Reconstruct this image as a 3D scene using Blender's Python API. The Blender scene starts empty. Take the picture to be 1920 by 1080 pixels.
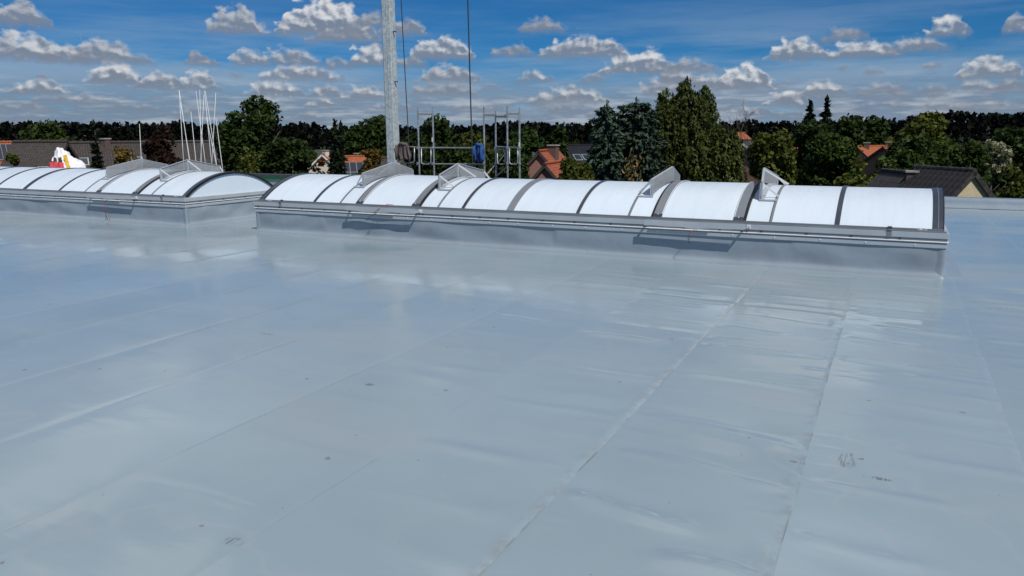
import bpy, bmesh, math, random
import numpy as np
from mathutils import Vector, Matrix

R_ = math.radians
random.seed(7)
rng = np.random.default_rng(7)
scene = bpy.context.scene
COL = scene.collection

# ------------------------------------------------------------------ camera
EYE = Vector((0.0, 0.0, 1.75))
FOC, PITCH, YAW, ROLL = 1422.0, R_(11.5), R_(26.5), R_(-0.3)
fw = Vector((-math.sin(YAW) * math.cos(PITCH), math.cos(YAW) * math.cos(PITCH), -math.sin(PITCH)))
rt0 = Vector((math.cos(YAW), math.sin(YAW), 0.0))
up0 = rt0.cross(fw)
rt = math.cos(ROLL) * rt0 + math.sin(ROLL) * up0
up = -math.sin(ROLL) * rt0 + math.cos(ROLL) * up0
cam_data = bpy.data.cameras.new('camera')
cam = bpy.data.objects.new('camera', cam_data)
COL.objects.link(cam)
m = Matrix((rt, up, -fw)).transposed().to_4x4()
m.translation = EYE
cam.matrix_world = m
cam_data.sensor_width = 36.0
cam_data.lens = 36.0 * FOC / 1920.0
cam_data.clip_start = 0.05
cam_data.clip_end = 6000.0
scene.camera = cam
scene.render.resolution_x = 1024
scene.render.resolution_y = 576

# ------------------------------------------------------------------ light
SUN = Vector((0.53, -0.34, 0.77)).normalized()          # towards the sun
SUN_EL = math.asin(SUN.z)
SUN_AZ = math.atan2(SUN.x, SUN.y)                        # clockwise from +Y
sun_data = bpy.data.lights.new('sun', 'SUN')
sun_data.energy = 3.7
sun_data.angle = R_(0.53)
sun_data.color = (1.0, 0.955, 0.89)
sun_ob = bpy.data.objects.new('sun', sun_data)
COL.objects.link(sun_ob)
sun_ob.rotation_euler = (-SUN).to_track_quat('-Z', 'Y').to_euler()
sun_ob.location = (20, -15, 30)

scene.view_settings.view_transform = 'Standard'
scene.view_settings.look = 'None'
scene.view_settings.exposure = 0.0
scene.view_settings.gamma = 1.0
scene.view_settings.use_curve_mapping = False
scene.cycles.max_bounces = 5
scene.cycles.diffuse_bounces = 3
scene.cycles.glossy_bounces = 3
scene.cycles.transmission_bounces = 2
scene.cycles.caustics_reflective = False
scene.cycles.caustics_refractive = False


class NT:
    """small helper round a node tree"""
    def __init__(self, tree):
        self.t = tree

    def n(self, kind, **kw):
        nd = self.t.nodes.new(kind)
        for k, v in kw.items():
            setattr(nd, k, v)
        return nd

    def put(self, sock, v):
        if v is None:
            return
        if isinstance(v, bpy.types.NodeSocket):
            self.t.links.new(v, sock)
        else:
            sock.default_value = v

    def math(self, op, a, b=None, c=None, clamp=False):
        nd = self.n('ShaderNodeMath', operation=op, use_clamp=clamp)
        self.put(nd.inputs[0], a); self.put(nd.inputs[1], b)
        if c is not None:
            self.put(nd.inputs[2], c)
        return nd.outputs[0]

    def vmath(self, op, a, b=None):
        nd = self.n('ShaderNodeVectorMath', operation=op)
        self.put(nd.inputs[0], a)
        if b is not None:
            self.put(nd.inputs[1], b)
        return nd.outputs[0]

    def smooth(self, v, a, b, lo=0.0, hi=1.0):
        nd = self.n('ShaderNodeMapRange', interpolation_type='SMOOTHSTEP')
        self.put(nd.inputs[0], v); self.put(nd.inputs[1], a); self.put(nd.inputs[2], b)
        self.put(nd.inputs[3], lo); self.put(nd.inputs[4], hi)
        return nd.outputs[0]

    def lin(self, v, a, b, lo=0.0, hi=1.0):
        nd = self.n('ShaderNodeMapRange')
        self.put(nd.inputs[0], v); self.put(nd.inputs[1], a); self.put(nd.inputs[2], b)
        self.put(nd.inputs[3], lo); self.put(nd.inputs[4], hi)
        return nd.outputs[0]

    def mix(self, f, a, b, mode='MIX'):
        nd = self.n('ShaderNodeMix', data_type='RGBA', blend_type=mode)
        self.put(nd.inputs[0], f)
        self.put(nd.inputs[6], a if not isinstance(a, tuple) else (*a, 1.0)[:4])
        self.put(nd.inputs[7], b if not isinstance(b, tuple) else (*b, 1.0)[:4])
        return nd.outputs[2]

    def xyz(self, x, y, z=0.0):
        nd = self.n('ShaderNodeCombineXYZ')
        self.put(nd.inputs[0], x); self.put(nd.inputs[1], y); self.put(nd.inputs[2], z)
        return nd.outputs[0]

    def noise(self, vec, scale, detail=3.0, rough=0.5, dims='3D'):
        nd = self.n('ShaderNodeTexNoise', noise_dimensions=dims)
        self.put(nd.inputs['Vector'], vec)
        nd.inputs['Scale'].default_value = scale
        nd.inputs['Detail'].default_value = detail
        nd.inputs['Roughness'].default_value = rough
        return nd.outputs[0]


# ------------------------------------------------------------------ sky: clear-air sky with rows of fair-weather cumulus
CLOUDS = [(-58.1,1.09,1.71,0.33,0.6),(-41.8,1.14,2.56,0.44,0.45),(-5.4,1.18,2.05,0.43,0.55),(-9.6,1.23,2.16,0.51,0.6),(-19.0,1.32,1.93,0.45,0.5),(5.5,1.34,1.7,0.45,0.5),
(2.9,1.35,2.39,0.6,0.35),(-48.1,1.39,2.04,0.5,0.45),(-23.3,1.62,2.35,0.53,0.4),(-0.8,1.63,1.91,0.34,0.5),(-58.9,1.64,1.95,0.45,0.4),(-52.4,1.71,1.9,0.41,0.5),
(-28.8,1.77,2.35,0.46,0.5),(-35.0,1.78,1.53,0.53,0.5),(-7.0,1.88,1.32,1.0,1.0),(-40.1,1.96,1.11,0.59,0.9),(-43.7,1.98,0.57,0.62,0.9),(-55.4,2.11,2.7,0.53,0.5),
(-22.2,2.15,2.8,1.13,0.7),(2.3,2.17,0.78,0.37,0.3),(-1.0,2.25,1.79,0.48,0.3),(-5.2,2.42,2.04,0.42,0.3),(5.7,2.46,1.4,0.83,0.4),(-4.7,2.48,1.35,0.91,0.85),
(-37.1,2.49,1.51,0.89,0.7),(1.9,2.51,0.97,0.53,0.35),(-57.6,2.6,1.72,0.81,0.95),(4.2,2.6,0.98,0.59,0.7),(-1.2,2.63,1.34,0.51,0.4),(-39.8,2.66,1.33,0.73,0.7),
(-43.3,2.68,2.01,1.08,0.95),(-15.8,2.72,1.51,1.04,0.75),(0.0,2.77,0.31,0.3,0.3),(-31.5,2.8,2.56,0.98,0.35),(-9.9,2.95,2.01,1.58,1.0),(-48.2,3.04,1.35,1.19,0.8),
(-12.6,3.07,2.21,0.95,0.6),(-50.6,3.07,1.49,1.1,0.75),(-27.9,3.24,0.78,0.45,0.25),(-7.2,3.24,0.7,0.32,0.3),(5.0,3.25,1.81,1.21,0.75),(-53.3,3.29,1.61,1.47,0.95),
(-14.5,3.33,2.46,1.03,0.7),(-57.3,3.57,0.63,0.32,0.25),(-31.0,3.7,2.24,1.19,0.6),(-20.5,3.75,0.92,0.52,0.5),(-41.3,3.78,2.73,1.01,0.8),(-24.7,3.79,1.4,0.67,0.75),
(-1.7,3.8,0.83,0.44,0.3),(-45.9,4.0,0.76,0.28,0.2),(1.7,4.04,0.6,0.39,0.3),(-17.2,4.18,2.95,1.54,0.95),(-3.5,4.18,0.46,0.27,0.25),(-14.0,4.27,2.3,0.8,0.4),
(-56.0,4.58,1.47,1.09,0.7),(-53.7,4.61,1.96,1.51,0.6),(-58.2,4.62,2.02,1.51,0.8),(-47.4,4.63,0.68,0.62,0.3),(-51.6,4.64,0.95,0.54,0.3),(-38.8,4.69,0.96,0.58,0.3),
(-44.9,4.72,1.19,1.05,0.65),(-48.2,4.75,0.74,0.83,0.3),(-36.5,4.75,1.73,1.38,0.85),(-2.6,4.79,2.33,1.15,0.9),(-33.9,4.8,1.37,0.81,0.5),(-42.1,4.81,2.23,1.07,0.6),
(-6.5,4.87,1.92,1.31,0.95),(0.7,5.07,1.96,0.79,0.6),(-31.5,5.26,2.38,1.61,0.9),(-21.2,5.39,3.22,1.39,0.8),(-26.3,5.55,1.55,0.81,0.35),(6.0,5.89,0.93,0.92,0.45),
(2.4,5.94,1.24,1.05,0.95),(-3.7,6.02,1.64,0.74,0.3),(-38.2,6.42,2.59,0.92,0.45),(-58.1,6.62,1.73,1.42,0.55),(-45.5,6.79,1.89,1.57,0.6),(-39.6,6.82,3.35,2.16,1.0),
(-34.2,6.98,1.7,1.21,0.45),(-24.2,7.21,1.73,0.86,0.35),(-36.3,7.45,1.86,0.92,0.35),]

def build_world():
    w = bpy.data.worlds.new('World')
    scene.world = w
    w.use_nodes = True
    t = w.node_tree
    t.nodes.clear()
    k = NT(t)
    out = k.n('ShaderNodeOutputWorld')
    bg = k.n('ShaderNodeBackground')
    bg.inputs['Strength'].default_value = 0.085
    t.links.new(bg.outputs[0], out.inputs[0])
    sky = k.n('ShaderNodeTexSky', sky_type='NISHITA')
    sky.sun_disc = False
    sky.sun_elevation = SUN_EL
    sky.sun_rotation = SUN_AZ
    sky.altitude = 1500.0
    sky.air_density = 1.0
    sky.dust_density = 0.0
    sky.ozone_density = 4.0
    tc = k.n('ShaderNodeTexCoord')
    sep = k.n('ShaderNodeSeparateXYZ')
    t.links.new(tc.outputs['Generated'], sep.inputs[0])
    x, y, z = sep.outputs
    az = k.math('MULTIPLY', k.math('ARCTAN2', x, y), 57.2958)
    el = k.math('MULTIPLY', k.math('ARCSINE', z), 57.2958)
    u0 = k.math('WRAP', az, 16.5, -67.5)                      # the same cloud field goes on all round
    # clear sky, a little deeper and cooler than the model gives
    hs = k.n('ShaderNodeHueSaturation')
    hs.inputs['Saturation'].default_value = 1.0
    hs.inputs['Value'].default_value = 1.0
    t.links.new(sky.outputs[0], hs.inputs['Color'])
    col = k.mix(1.0, hs.outputs[0], SKYTINT, 'MULTIPLY')
    # high thin veil
    vv = k.xyz(k.math('MULTIPLY', az, 0.045), k.math('MULTIPLY', el, 0.42), 3.1)
    veil = k.math('MULTIPLY', k.smooth(k.noise(vv, 1.0, 5.0, 0.6), 0.37, 0.64), k.smooth(el, 4.5, 9.0, 1.0, 0.25))
    col = k.mix(k.math('MULTIPLY', veil, 0.75), col, (3.0, 4.3, 5.9))
    col = k.mix(k.smooth(el, 0.0, 6.0, 0.45, 0.0), col, (3.6, 4.6, 5.9))
    # low grey-blue layers of far cloud
    lv = k.xyz(k.math('MULTIPLY', az, 0.22), k.math('MULTIPLY', el, 1.5), 9.0)
    ln = k.noise(lv, 1.0, 5.0, 0.6)
    lowmask = k.smooth(el, 1.6, 4.8, 1.0, 0.0)
    la = k.math('MULTIPLY', lowmask, k.smooth(ln, 0.25, 0.50))
    lcol = k.mix(k.smooth(ln, 0.46, 0.68), (2.1, 2.75, 3.8), (4.8, 5.3, 6.0))
    col = k.mix(k.math('MULTIPLY', la, 0.88), col, lcol)
    # shared billow noise for the cumulus
    p = k.xyz(az, el, 0.0)
    pl = k.xyz(k.math('MULTIPLY', az, 0.9), k.math('MULTIPLY', el, 1.25), 0.0)
    n1 = k.noise(pl, 0.85, 3.0, 0.5, '2D')
    n2 = k.noise(pl, 1.45, 3.5, 0.45, '2D')
    off = k.xyz(k.math('ADD', k.math('MULTIPLY', az, 0.9), 0.20), k.math('ADD', k.math('MULTIPLY', el, 1.25), 0.30), 0.0)
    n3 = k.noise(off, 1.45, 3.0, 0.45, '2D')
    relief = k.math('MULTIPLY', k.math('SUBTRACT', n2, n3), 1.35)
    uw = k.math('ADD', u0, k.math('MULTIPLY', k.math('SUBTRACT', n2, 0.5), 1.5))
    un = k.lin(uw, -67.5, 16.5)
    lump = k.math('ADD', k.math('MULTIPLY', n1, 1.1), 0.55)
    bumps = k.math('MULTIPLY', k.math('SUBTRACT', n2, 0.5), 1.1)
    # bands of clouds, far (low) first
    bands = []
    for c in CLOUDS:
        for b in bands:
            if abs(b['base'] - c[1]) < 0.45 and all(abs(c[0] - d[0]) > (c[2] + d[2]) * 1.08 for d in b['c']):
                b['c'].append(c)
                break
        else:
            bands.append({'base': c[1], 'c': [c]})
    for b in bands:
        cv = k.n('ShaderNodeRGBCurve')
        pts = [{0.0: 0.0, 1.0: 0.0}, {}, {}]
        for (a, e, hw, h, wh) in sorted(b['c']):
            f = lambda q: (q + 67.5) / 84.0
            for s in (-1.0, -0.8, -0.45, 0.0, 0.45, 0.8, 1.0):
                pts[0][f(a + s * hw * 1.12)] = 0.0 if abs(s) == 1 else h * (1 - abs(s) ** 2.4) / 3.0
            for s in (-1.0, 1.0):
                pts[1][f(a + s * hw * 1.1)] = 0.5 + (e - b['base'])
                pts[2][f(a + s * hw * 1.1)] = wh
        for ch in range(3):
            cu = cv.mapping.curves[ch]
            items = sorted(pts[ch].items())
            cu.points[0].location = (0.0, items[0][1]); cu.points[1].location = (1.0, items[-1][1])
            for (px, py) in items:
                if 0.0 < px < 1.0:
                    pt = cu.points.new(px, py)
                    pt.handle_type = 'VECTOR'
        cv.mapping.use_clip = False
        cv.mapping.update()
        t.links.new(k.xyz(un, un, un), cv.inputs['Color'])
        s3 = k.n('ShaderNodeSeparateColor')
        t.links.new(cv.outputs[0], s3.inputs[0])
        h0 = k.math('MULTIPLY', s3.outputs[0], 3.0)
        h = k.math('MULTIPLY', h0, lump)
        base = k.math('ADD', s3.outputs[1], b['base'] - 0.5)
        dv = k.math('SUBTRACT', el, base)
        top = k.math('ADD', k.math('SUBTRACT', h, dv), k.math('MULTIPLY', bumps, k.math('MINIMUM', h0, 0.8)))
        at_ = k.smooth(top, -0.12, 0.46)
        ab = k.smooth(k.math('ADD', dv, k.math('MULTIPLY', bumps, 0.45)), -0.34, 0.30)
        alpha = k.math('MULTIPLY', k.math('MULTIPLY', at_, ab), k.smooth(h0, 0.03, 0.2))
        tt = k.math('DIVIDE', dv, k.math('MAXIMUM', h, 0.15))
        sh = k.math('MULTIPLY', k.smooth(k.math('ADD', tt, relief), 0.22, 1.05), s3.outputs[2])
        ccol = k.mix(sh, (2.3, 2.75, 3.55), (8.6, 8.7, 8.85))
        col = k.mix(k.math('MULTIPLY', alpha, 0.90), col, ccol)
    # scattered cumulus overhead, above the rows
    ov = k.xyz(k.math('DIVIDE', x, k.math('MAXIMUM', z, 0.08)), k.math('DIVIDE', y, k.math('MAXIMUM', z, 0.08)), 0.0)
    on = k.noise(ov, 0.75, 5.0, 0.55, '2D')
    oa = k.math('MULTIPLY', k.smooth(on, 0.54, 0.64), k.smooth(el, 9.5, 15.0))
    col = k.mix(k.math('MULTIPLY', oa, 0.9), col, k.mix(k.smooth(on, 0.6, 0.75), (8.6, 8.7, 8.9), (3.6, 3.9, 4.5)))
    t.links.new(col, bg.inputs['Color'])
    w.cycles.sampling_method = 'MANUAL'
    w.cycles.sample_map_resolution = 512


SKYTINT = (0.12, 0.43, 0.70)
build_world()

# ------------------------------------------------------------------ helpers
def link(o, parent=None):
    COL.objects.link(o)
    if parent is not None:
        o.parent = parent
    return o


def tag(o, label=None, cat=None, group=None, kind=None):
    if label: o['label'] = label
    if cat: o['category'] = cat
    if group: o['group'] = group
    if kind: o['kind'] = kind
    return o


def thing(name, loc, label, cat, group=None, rz=0.0):
    o = bpy.data.objects.new(name, None)
    o.empty_display_size = 0.2
    o.location = loc
    o.rotation_euler = (0, 0, rz)
    link(o)
    return tag(o, label, cat, group)


def at(px, py, D):
    """a point seen in the direction (px,py) of the 1920x1080 view, D metres ahead"""
    return EYE + (fw + rt * ((px - 960) / FOC) + up * (-(py - 540) / FOC)) * D


def atY(px, py, Y):
    d = fw + rt * ((px - 960) / FOC) + up * (-(py - 540) / FOC)
    return EYE + d * (Y / d.y)


class MB:
    def __init__(self):
        self.v = []; self.f = []; self.mi = []; self.uv = None

    def quad(self, a, b, c, d, mi=0):
        n = len(self.v)
        self.v += [tuple(a), tuple(b), tuple(c), tuple(d)]
        self.f.append((n, n + 1, n + 2, n + 3)); self.mi.append(mi)

    def poly(self, pts, mi=0):
        n = len(self.v)
        self.v += [tuple(p) for p in pts]
        self.f.append(tuple(range(n, n + len(pts)))); self.mi.append(mi)

    def box(self, c, s, mi=0, rot=None):
        c = Vector(c)
        h = Vector(s) * 0.5
        n = len(self.v)
        for dx in (-1, 1):
            for dy in (-1, 1):
                for dz in (-1, 1):
                    p = Vector((dx * h.x, dy * h.y, dz * h.z))
                    if rot is not None:
                        p = rot @ p
                    self.v.append(tuple(c + p))
        for q in ((0, 1, 3, 2), (4, 6, 7, 5), (0, 4, 5, 1), (2, 3, 7, 6), (0, 2, 6, 4), (1, 5, 7, 3)):
            self.f.append(tuple(n + i for i in q)); self.mi.append(mi)
        return self

    def beam(self, a, b, w, h, mi=0, upv=(0, 0, 1)):
        a, b = Vector(a), Vector(b)
        d = (b - a)
        L = d.length
        d.normalize()
        u = Vector(upv)
        s = d.cross(u)
        if s.length < 1e-4:
            s = d.cross(Vector((1, 0, 0)))
        s.normalize()
        u = s.cross(d)
        rot = Matrix((d, s, u)).transposed()
        return self.box((a + b) * 0.5, (L, w, h), mi, rot)

    def tube(self, pts, rad, seg=8, mi=0, cap=True):
        pts = [Vector(p) for p in pts]
        n0 = len(self.v)
        k = len(pts)
        prev = None
        for i, p in enumerate(pts):
            d = (pts[min(i + 1, k - 1)] - pts[max(i - 1, 0)])
            if d.length < 1e-9: d = Vector((0, 0, 1))
            d.normalize()
            if prev is None:
                a = d.cross(Vector((0, 0, 1)))
                if a.length < 0.05: a = d.cross(Vector((1, 0, 0)))
            else:
                a = prev - d * prev.dot(d)
            a.normalize(); prev = a
            b = d.cross(a)
            r = rad[i] if hasattr(rad, '__len__') else rad
            for j in range(seg):
                th = 2 * math.pi * j / seg
                self.v.append(tuple(p + (a * math.cos(th) + b * math.sin(th)) * r))
        for i in range(k - 1):
            for j in range(seg):
                j2 = (j + 1) % seg
                self.f.append((n0 + i * seg + j, n0 + i * seg + j2, n0 + (i + 1) * seg + j2, n0 + (i + 1) * seg + j))
                self.mi.append(mi)
        if cap:
            self.f.append(tuple(n0 + j for j in range(seg))[::-1]); self.mi.append(mi)
            self.f.append(tuple(n0 + (k - 1) * seg + j for j in range(seg))); self.mi.append(mi)
        return self

    def grid(self, P, mi=0, flip=False):
        """P: array (rows, cols, 3)"""
        n0 = len(self.v)
        r, c = P.shape[:2]
        self.v += [tuple(q) for q in P.reshape(-1, 3)]
        for i in range(r - 1):
            for j in range(c - 1):
                q = (n0 + i * c + j, n0 + i * c + j + 1, n0 + (i + 1) * c + j + 1, n0 + (i + 1) * c + j)
                self.f.append(q[::-1] if flip else q); self.mi.append(mi)
        return self

    def mesh(self, name, mats, smooth=False, bevel=0.0):
        me = bpy.data.meshes.new(name)
        me.from_pydata(self.v, [], self.f)
        for mm in (mats if isinstance(mats, (list, tuple)) else [mats]):
            me.materials.append(mm)
        if any(self.mi):
            me.polygons.foreach_set('material_index', self.mi)
        if smooth:
            me.polygons.foreach_set('use_smooth', [True] * len(me.polygons))
        me.update()
        return me

    def build(self, name, mats, parent=None, smooth=False, bevel=0.0, angle=None, fix=True):
        me = self.mesh(name, mats, smooth)
        if fix or angle:
            b = bmesh.new(); b.from_mesh(me)
            bmesh.ops.remove_doubles(b, verts=b.verts, dist=1e-5)
            bmesh.ops.recalc_face_normals(b, faces=b.faces)
            b.to_mesh(me); b.free()
        o = link(bpy.data.objects.new(name, me), parent)
        if bevel:
            md = o.modifiers.new('bevel', 'BEVEL'); md.width = bevel; md.segments = 2
            md.limit_method = 'ANGLE'
        return o


def fast_mesh(name, verts, quads, mat_, smooth=False):
    """numpy verts (n,3), faces (m,4)"""
    me = bpy.data.meshes.new(name)
    nq, k = quads.shape
    me.vertices.add(len(verts)); me.vertices.foreach_set('co', verts.astype(np.float32).ravel())
    me.loops.add(nq * k); me.loops.foreach_set('vertex_index', quads.astype(np.int32).ravel())
    me.polygons.add(nq)
    me.polygons.foreach_set('loop_start', np.arange(0, nq * k, k, dtype=np.int32))
    me.polygons.foreach_set('loop_total', np.full(nq, k, dtype=np.int32))
    if smooth:
        me.polygons.foreach_set('use_smooth', np.ones(nq, dtype=bool))
    me.materials.append(mat_)
    me.update(calc_edges=True)
    me.validate()
    return me


def grid_quads(r, c):
    i = np.arange((r - 1) * (c - 1))
    a = (i // (c - 1)) * c + i % (c - 1)
    return np.stack([a, a + 1, a + c + 1, a + c], 1)


def copy_tree(o, parent=None):
    c = o.copy()
    COL.objects.link(c)
    if parent is not None:
        c.parent = parent
    for ch in o.children:
        copy_tree(ch, c)
    return c


# ------------------------------------------------------------------ materials
def new_mat(name):
    mt = bpy.data.materials.new(name)
    mt.use_nodes = True
    k = NT(mt.node_tree)
    bs = mt.node_tree.nodes['Principled BSDF']
    return mt, k, bs


def simple(name, col, rough=0.5, metal=0.0, var=0.12, scale=6.0, bump=0.0, bscale=40.0, spec=0.5, rvar=0.1, stretch=None):
    mt, k, bs = new_mat(name)
    tc = k.n('ShaderNodeTexCoord')
    vec = tc.outputs['Object']
    if stretch:
        vec = k.vmath('MULTIPLY', vec, stretch)
    nz = k.noise(vec, scale, 5.0, 0.6)
    dark = tuple(c * (1 - var) for c in col)
    lite = tuple(min(1, c * (1 + var)) for c in col)
    k.put(bs.inputs['Base Color'], k.mix(k.smooth(nz, 0.25, 0.75), dark, lite))
    k.put(bs.inputs['Roughness'], k.lin(nz, 0.3, 0.7, max(0.02, rough - rvar), min(1, rough + rvar)))
    bs.inputs['Metallic'].default_value = metal
    bs.inputs['Specular IOR Level'].default_value = spec
    if bump:
        bn = k.n('ShaderNodeBump')
        bn.inputs['Strength'].default_value = bump
        bn.inputs['Distance'].default_value = 0.01
        k.put(bn.inputs['Height'], k.noise(vec, bscale, 4.0, 0.6))
        k.put(bs.inputs['Normal'], bn.outputs[0])
    return mt


MARKS = [(-0.09, 4.25, 0.055, 0.13, 0.6), (0.06, 4.08, 0.085, 0.022, 0.7), (-0.33, 4.10, 0.05, 0.018, 0.8), (-4.9, 4.9, 0.10, 0.03, 0.6), (-3.22, 4.16, 0.06, 0.03, 0.7),
         (-2.45, 2.17, 0.06, 0.04, 0.6), (1.1, 8.85, 0.14, 0.03, 0.5)]


def membrane_mat(name, flat=True):
    mt, k, bs = new_mat(name)
    geo = k.n('ShaderNodeNewGeometry')
    pos = geo.outputs['Position']
    oi = k.n('ShaderNodeObjectInfo')
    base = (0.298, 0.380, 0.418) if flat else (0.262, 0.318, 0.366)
    big = k.noise(pos, 0.55, 4.0, 0.55)
    fine = k.noise(pos, 9.0, 5.0, 0.6)
    col = k.mix(k.smooth(big, 0.3, 0.7), tuple(c * 0.95 for c in base), tuple(c * 1.05 for c in base))
    col = k.mix(k.math('MULTIPLY', k.smooth(fine, 0.35, 0.75), 0.10), col, (0.36, 0.37, 0.375))
    if flat:
        tone = k.lin(oi.outputs['Random'], 0.0, 1.0, 0.965, 1.035)
        col = k.mix(1.0, col, k.xyz(tone, tone, tone), 'MULTIPLY')
        # dried-water film: broad dusty patches
        dust = k.noise(k.vmath('MULTIPLY', pos, (0.5, 0.9, 1.0)), 0.8, 3.0, 0.5)
        col = k.mix(k.smooth(dust, 0.50, 0.72, 0.0, 0.30), col, (0.37, 0.37, 0.36))
        uvn = k.n('ShaderNodeUVMap', uv_map='sheet')
        su = k.n('ShaderNodeSeparateXYZ'); k.put(su.inputs[0], uvn.outputs[0])
        dist = su.outputs[0]                                    # metres from the sheet's lapped edge
        dirt = k.n('ShaderNodeAttribute', attribute_type='OBJECT', attribute_name='dirt').outputs['Fac']
        run = k.noise(k.xyz(0.0, k.math('MULTIPLY', su.outputs[1], 1.0), k.math('MULTIPLY', oi.outputs['Random'], 40.0)), 2.6, 5.0, 0.65)
        wob = k.math('MULTIPLY', k.math('SUBTRACT', fine, 0.5), 0.014)
        d2 = k.math('ADD', dist, wob)
        line = k.math('MULTIPLY', k.smooth(d2, 0.002, 0.012, 1.0, 0.0), k.smooth(run, 0.48, 0.68))
        col = k.mix(k.math('MULTIPLY', k.math('MULTIPLY', line, dirt), 0.8), col, (0.11, 0.088, 0.072))
        # grey grime collecting along the lap
        band = k.math('MULTIPLY', k.smooth(d2, 0.0, 0.10, 1.0, 0.0), k.smooth(fine, 0.42, 0.68))
        col = k.mix(k.math('MULTIPLY', k.math('MULTIPLY', band, dirt), 0.45), col, (0.17, 0.165, 0.155))
        # leaf litter specks and rusty drips
        vo = k.n('ShaderNodeTexVoronoi', feature='F1', voronoi_dimensions='2D')
        vo.inputs['Scale'].default_value = 1.9
        k.put(vo.inputs['Vector'], pos)
        sc = k.n('ShaderNodeSeparateColor'); k.put(sc.inputs[0], vo.outputs['Color'])
        rad = k.smooth(sc.outputs[0], 0.72, 1.0, 0.0, 0.030)
        edge = k.math('ADD', vo.outputs['Distance'], k.math('MULTIPLY', k.math('SUBTRACT', k.noise(pos, 45.0, 3.0, 0.65), 0.5), 0.09))
        speck = k.math('LESS_THAN', edge, rad)
        col = k.mix(k.math('MULTIPLY', speck, 0.55), col, (0.16, 0.115, 0.08))
        # rims of dried puddles
        ring = k.noise(pos, 0.42, 4.0, 0.55)
        rim = k.smooth(k.math('ABSOLUTE', k.math('SUBTRACT', ring, 0.56)), 0.0, 0.012, 1.0, 0.0)
        col = k.mix(k.math('MULTIPLY', rim, 0.16), col, (0.42, 0.43, 0.42))
        # single smears and rust marks
        sp3 = k.n('ShaderNodeSeparateXYZ'); k.put(sp3.inputs[0], pos)
        streak = k.noise(k.vmath('MULTIPLY', pos, (60.0, 9.0, 1.0)), 1.0, 3.0, 0.6)
        for (mx_, my_, rx_, ry_, st_) in MARKS:
            ddx = k.math('DIVIDE', k.math('SUBTRACT', sp3.outputs[0], mx_), rx_)
            ddy = k.math('DIVIDE', k.math('SUBTRACT', sp3.outputs[1], my_), ry_)
            dd = k.math('ADD', k.math('MULTIPLY', ddx, ddx), k.math('MULTIPLY', ddy, ddy))
            mk = k.math('MULTIPLY', k.smooth(dd, 0.3, 1.0, 1.0, 0.0), k.smooth(streak, 0.42, 0.62))
            col = k.mix(k.math('MULTIPLY', mk, st_), col, (0.12, 0.10, 0.08))
        weld = k.math('MULTIPLY', k.smooth(dist, 0.045, 0.055, 1.0, 0.0), 0.03)
        col = k.mix(weld, col, (0.40, 0.42, 0.43))
        rr = k.math('ADD', k.smooth(dust, 0.38, 0.66, 0.085, 0.25), k.math('MULTIPLY', k.math('SUBTRACT', fine, 0.5), 0.05))
        k.put(bs.inputs['Roughness'], rr)
        hs = k.math('ADD', k.math('MULTIPLY', k.noise(k.vmath('MULTIPLY', pos, (1.2, 5.0, 1.0)), 2.2, 4.0, 0.55), 1.0),
                    k.math('MULTIPLY', k.noise(pos, 130.0, 2.0), 0.045))
        bn = k.n('ShaderNodeBump')
        bn.inputs['Strength'].default_value = 0.05
        bn.inputs['Distance'].default_value = 0.02
        k.put(bn.inputs['Height'], hs)
        k.put(bs.inputs['Normal'], bn.outputs[0])
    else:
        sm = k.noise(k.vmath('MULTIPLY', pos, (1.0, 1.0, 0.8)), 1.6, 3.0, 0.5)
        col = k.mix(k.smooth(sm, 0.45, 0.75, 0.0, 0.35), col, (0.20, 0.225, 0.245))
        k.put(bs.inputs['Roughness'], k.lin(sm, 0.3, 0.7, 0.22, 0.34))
        bn = k.n('ShaderNodeBump')
        bn.inputs['Strength'].default_value = 0.45
        bn.inputs['Distance'].default_value = 0.05
        k.put(bn.inputs['Height'], k.noise(k.vmath('MULTIPLY', pos, (1.0, 1.0, 1.3)), 2.6, 2.0, 0.4))
        k.put(bs.inputs['Normal'], bn.outputs[0])
    bs.inputs['Specular IOR Level'].default_value = 0.5
    k.put(bs.inputs['Base Color'], col)
    return mt


def opal_mat():
    mt, k, bs = new_mat('opal_polycarbonate')
    tc = k.n('ShaderNodeTexCoord')
    nz = k.noise(tc.outputs['Object'], 1.3, 4.0, 0.6)
    k.put(bs.inputs['Base Color'], k.mix(k.smooth(nz, 0.3, 0.7), (0.70, 0.79, 0.865), (0.72, 0.81, 0.88)))
    bs.inputs['Roughness'].default_value = 0.22
    bs.inputs['Specular IOR Level'].default_value = 0.45
    gr = k.noise(k.vmath('MULTIPLY', tc.outputs['Object'], (5.0, 0.7, 0.7)), 1.6, 5.0, 0.6)
    oi = k.n('ShaderNodeObjectInfo')
    tone = k.math('MULTIPLY', k.smooth(gr, 0.3, 0.75, 1.0, 0.94), k.lin(oi.outputs['Random'], 0.0, 1.0, 0.95, 1.02))
    old = bs.inputs['Base Color'].links[0].from_socket
    k.put(bs.inputs['Base Color'], k.mix(1.0, old, k.xyz(tone, tone, tone), 'MULTIPLY'))
    # dust runs down the curve
    dn = k.noise(k.vmath('MULTIPLY', tc.outputs['Object'], (3.0, 1.0, 1.0)), 1.2, 3.0, 0.5)
    k.put(bs.inputs['Roughness'], k.lin(dn, 0.3, 0.7, 0.26, 0.36))
    return mt


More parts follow.
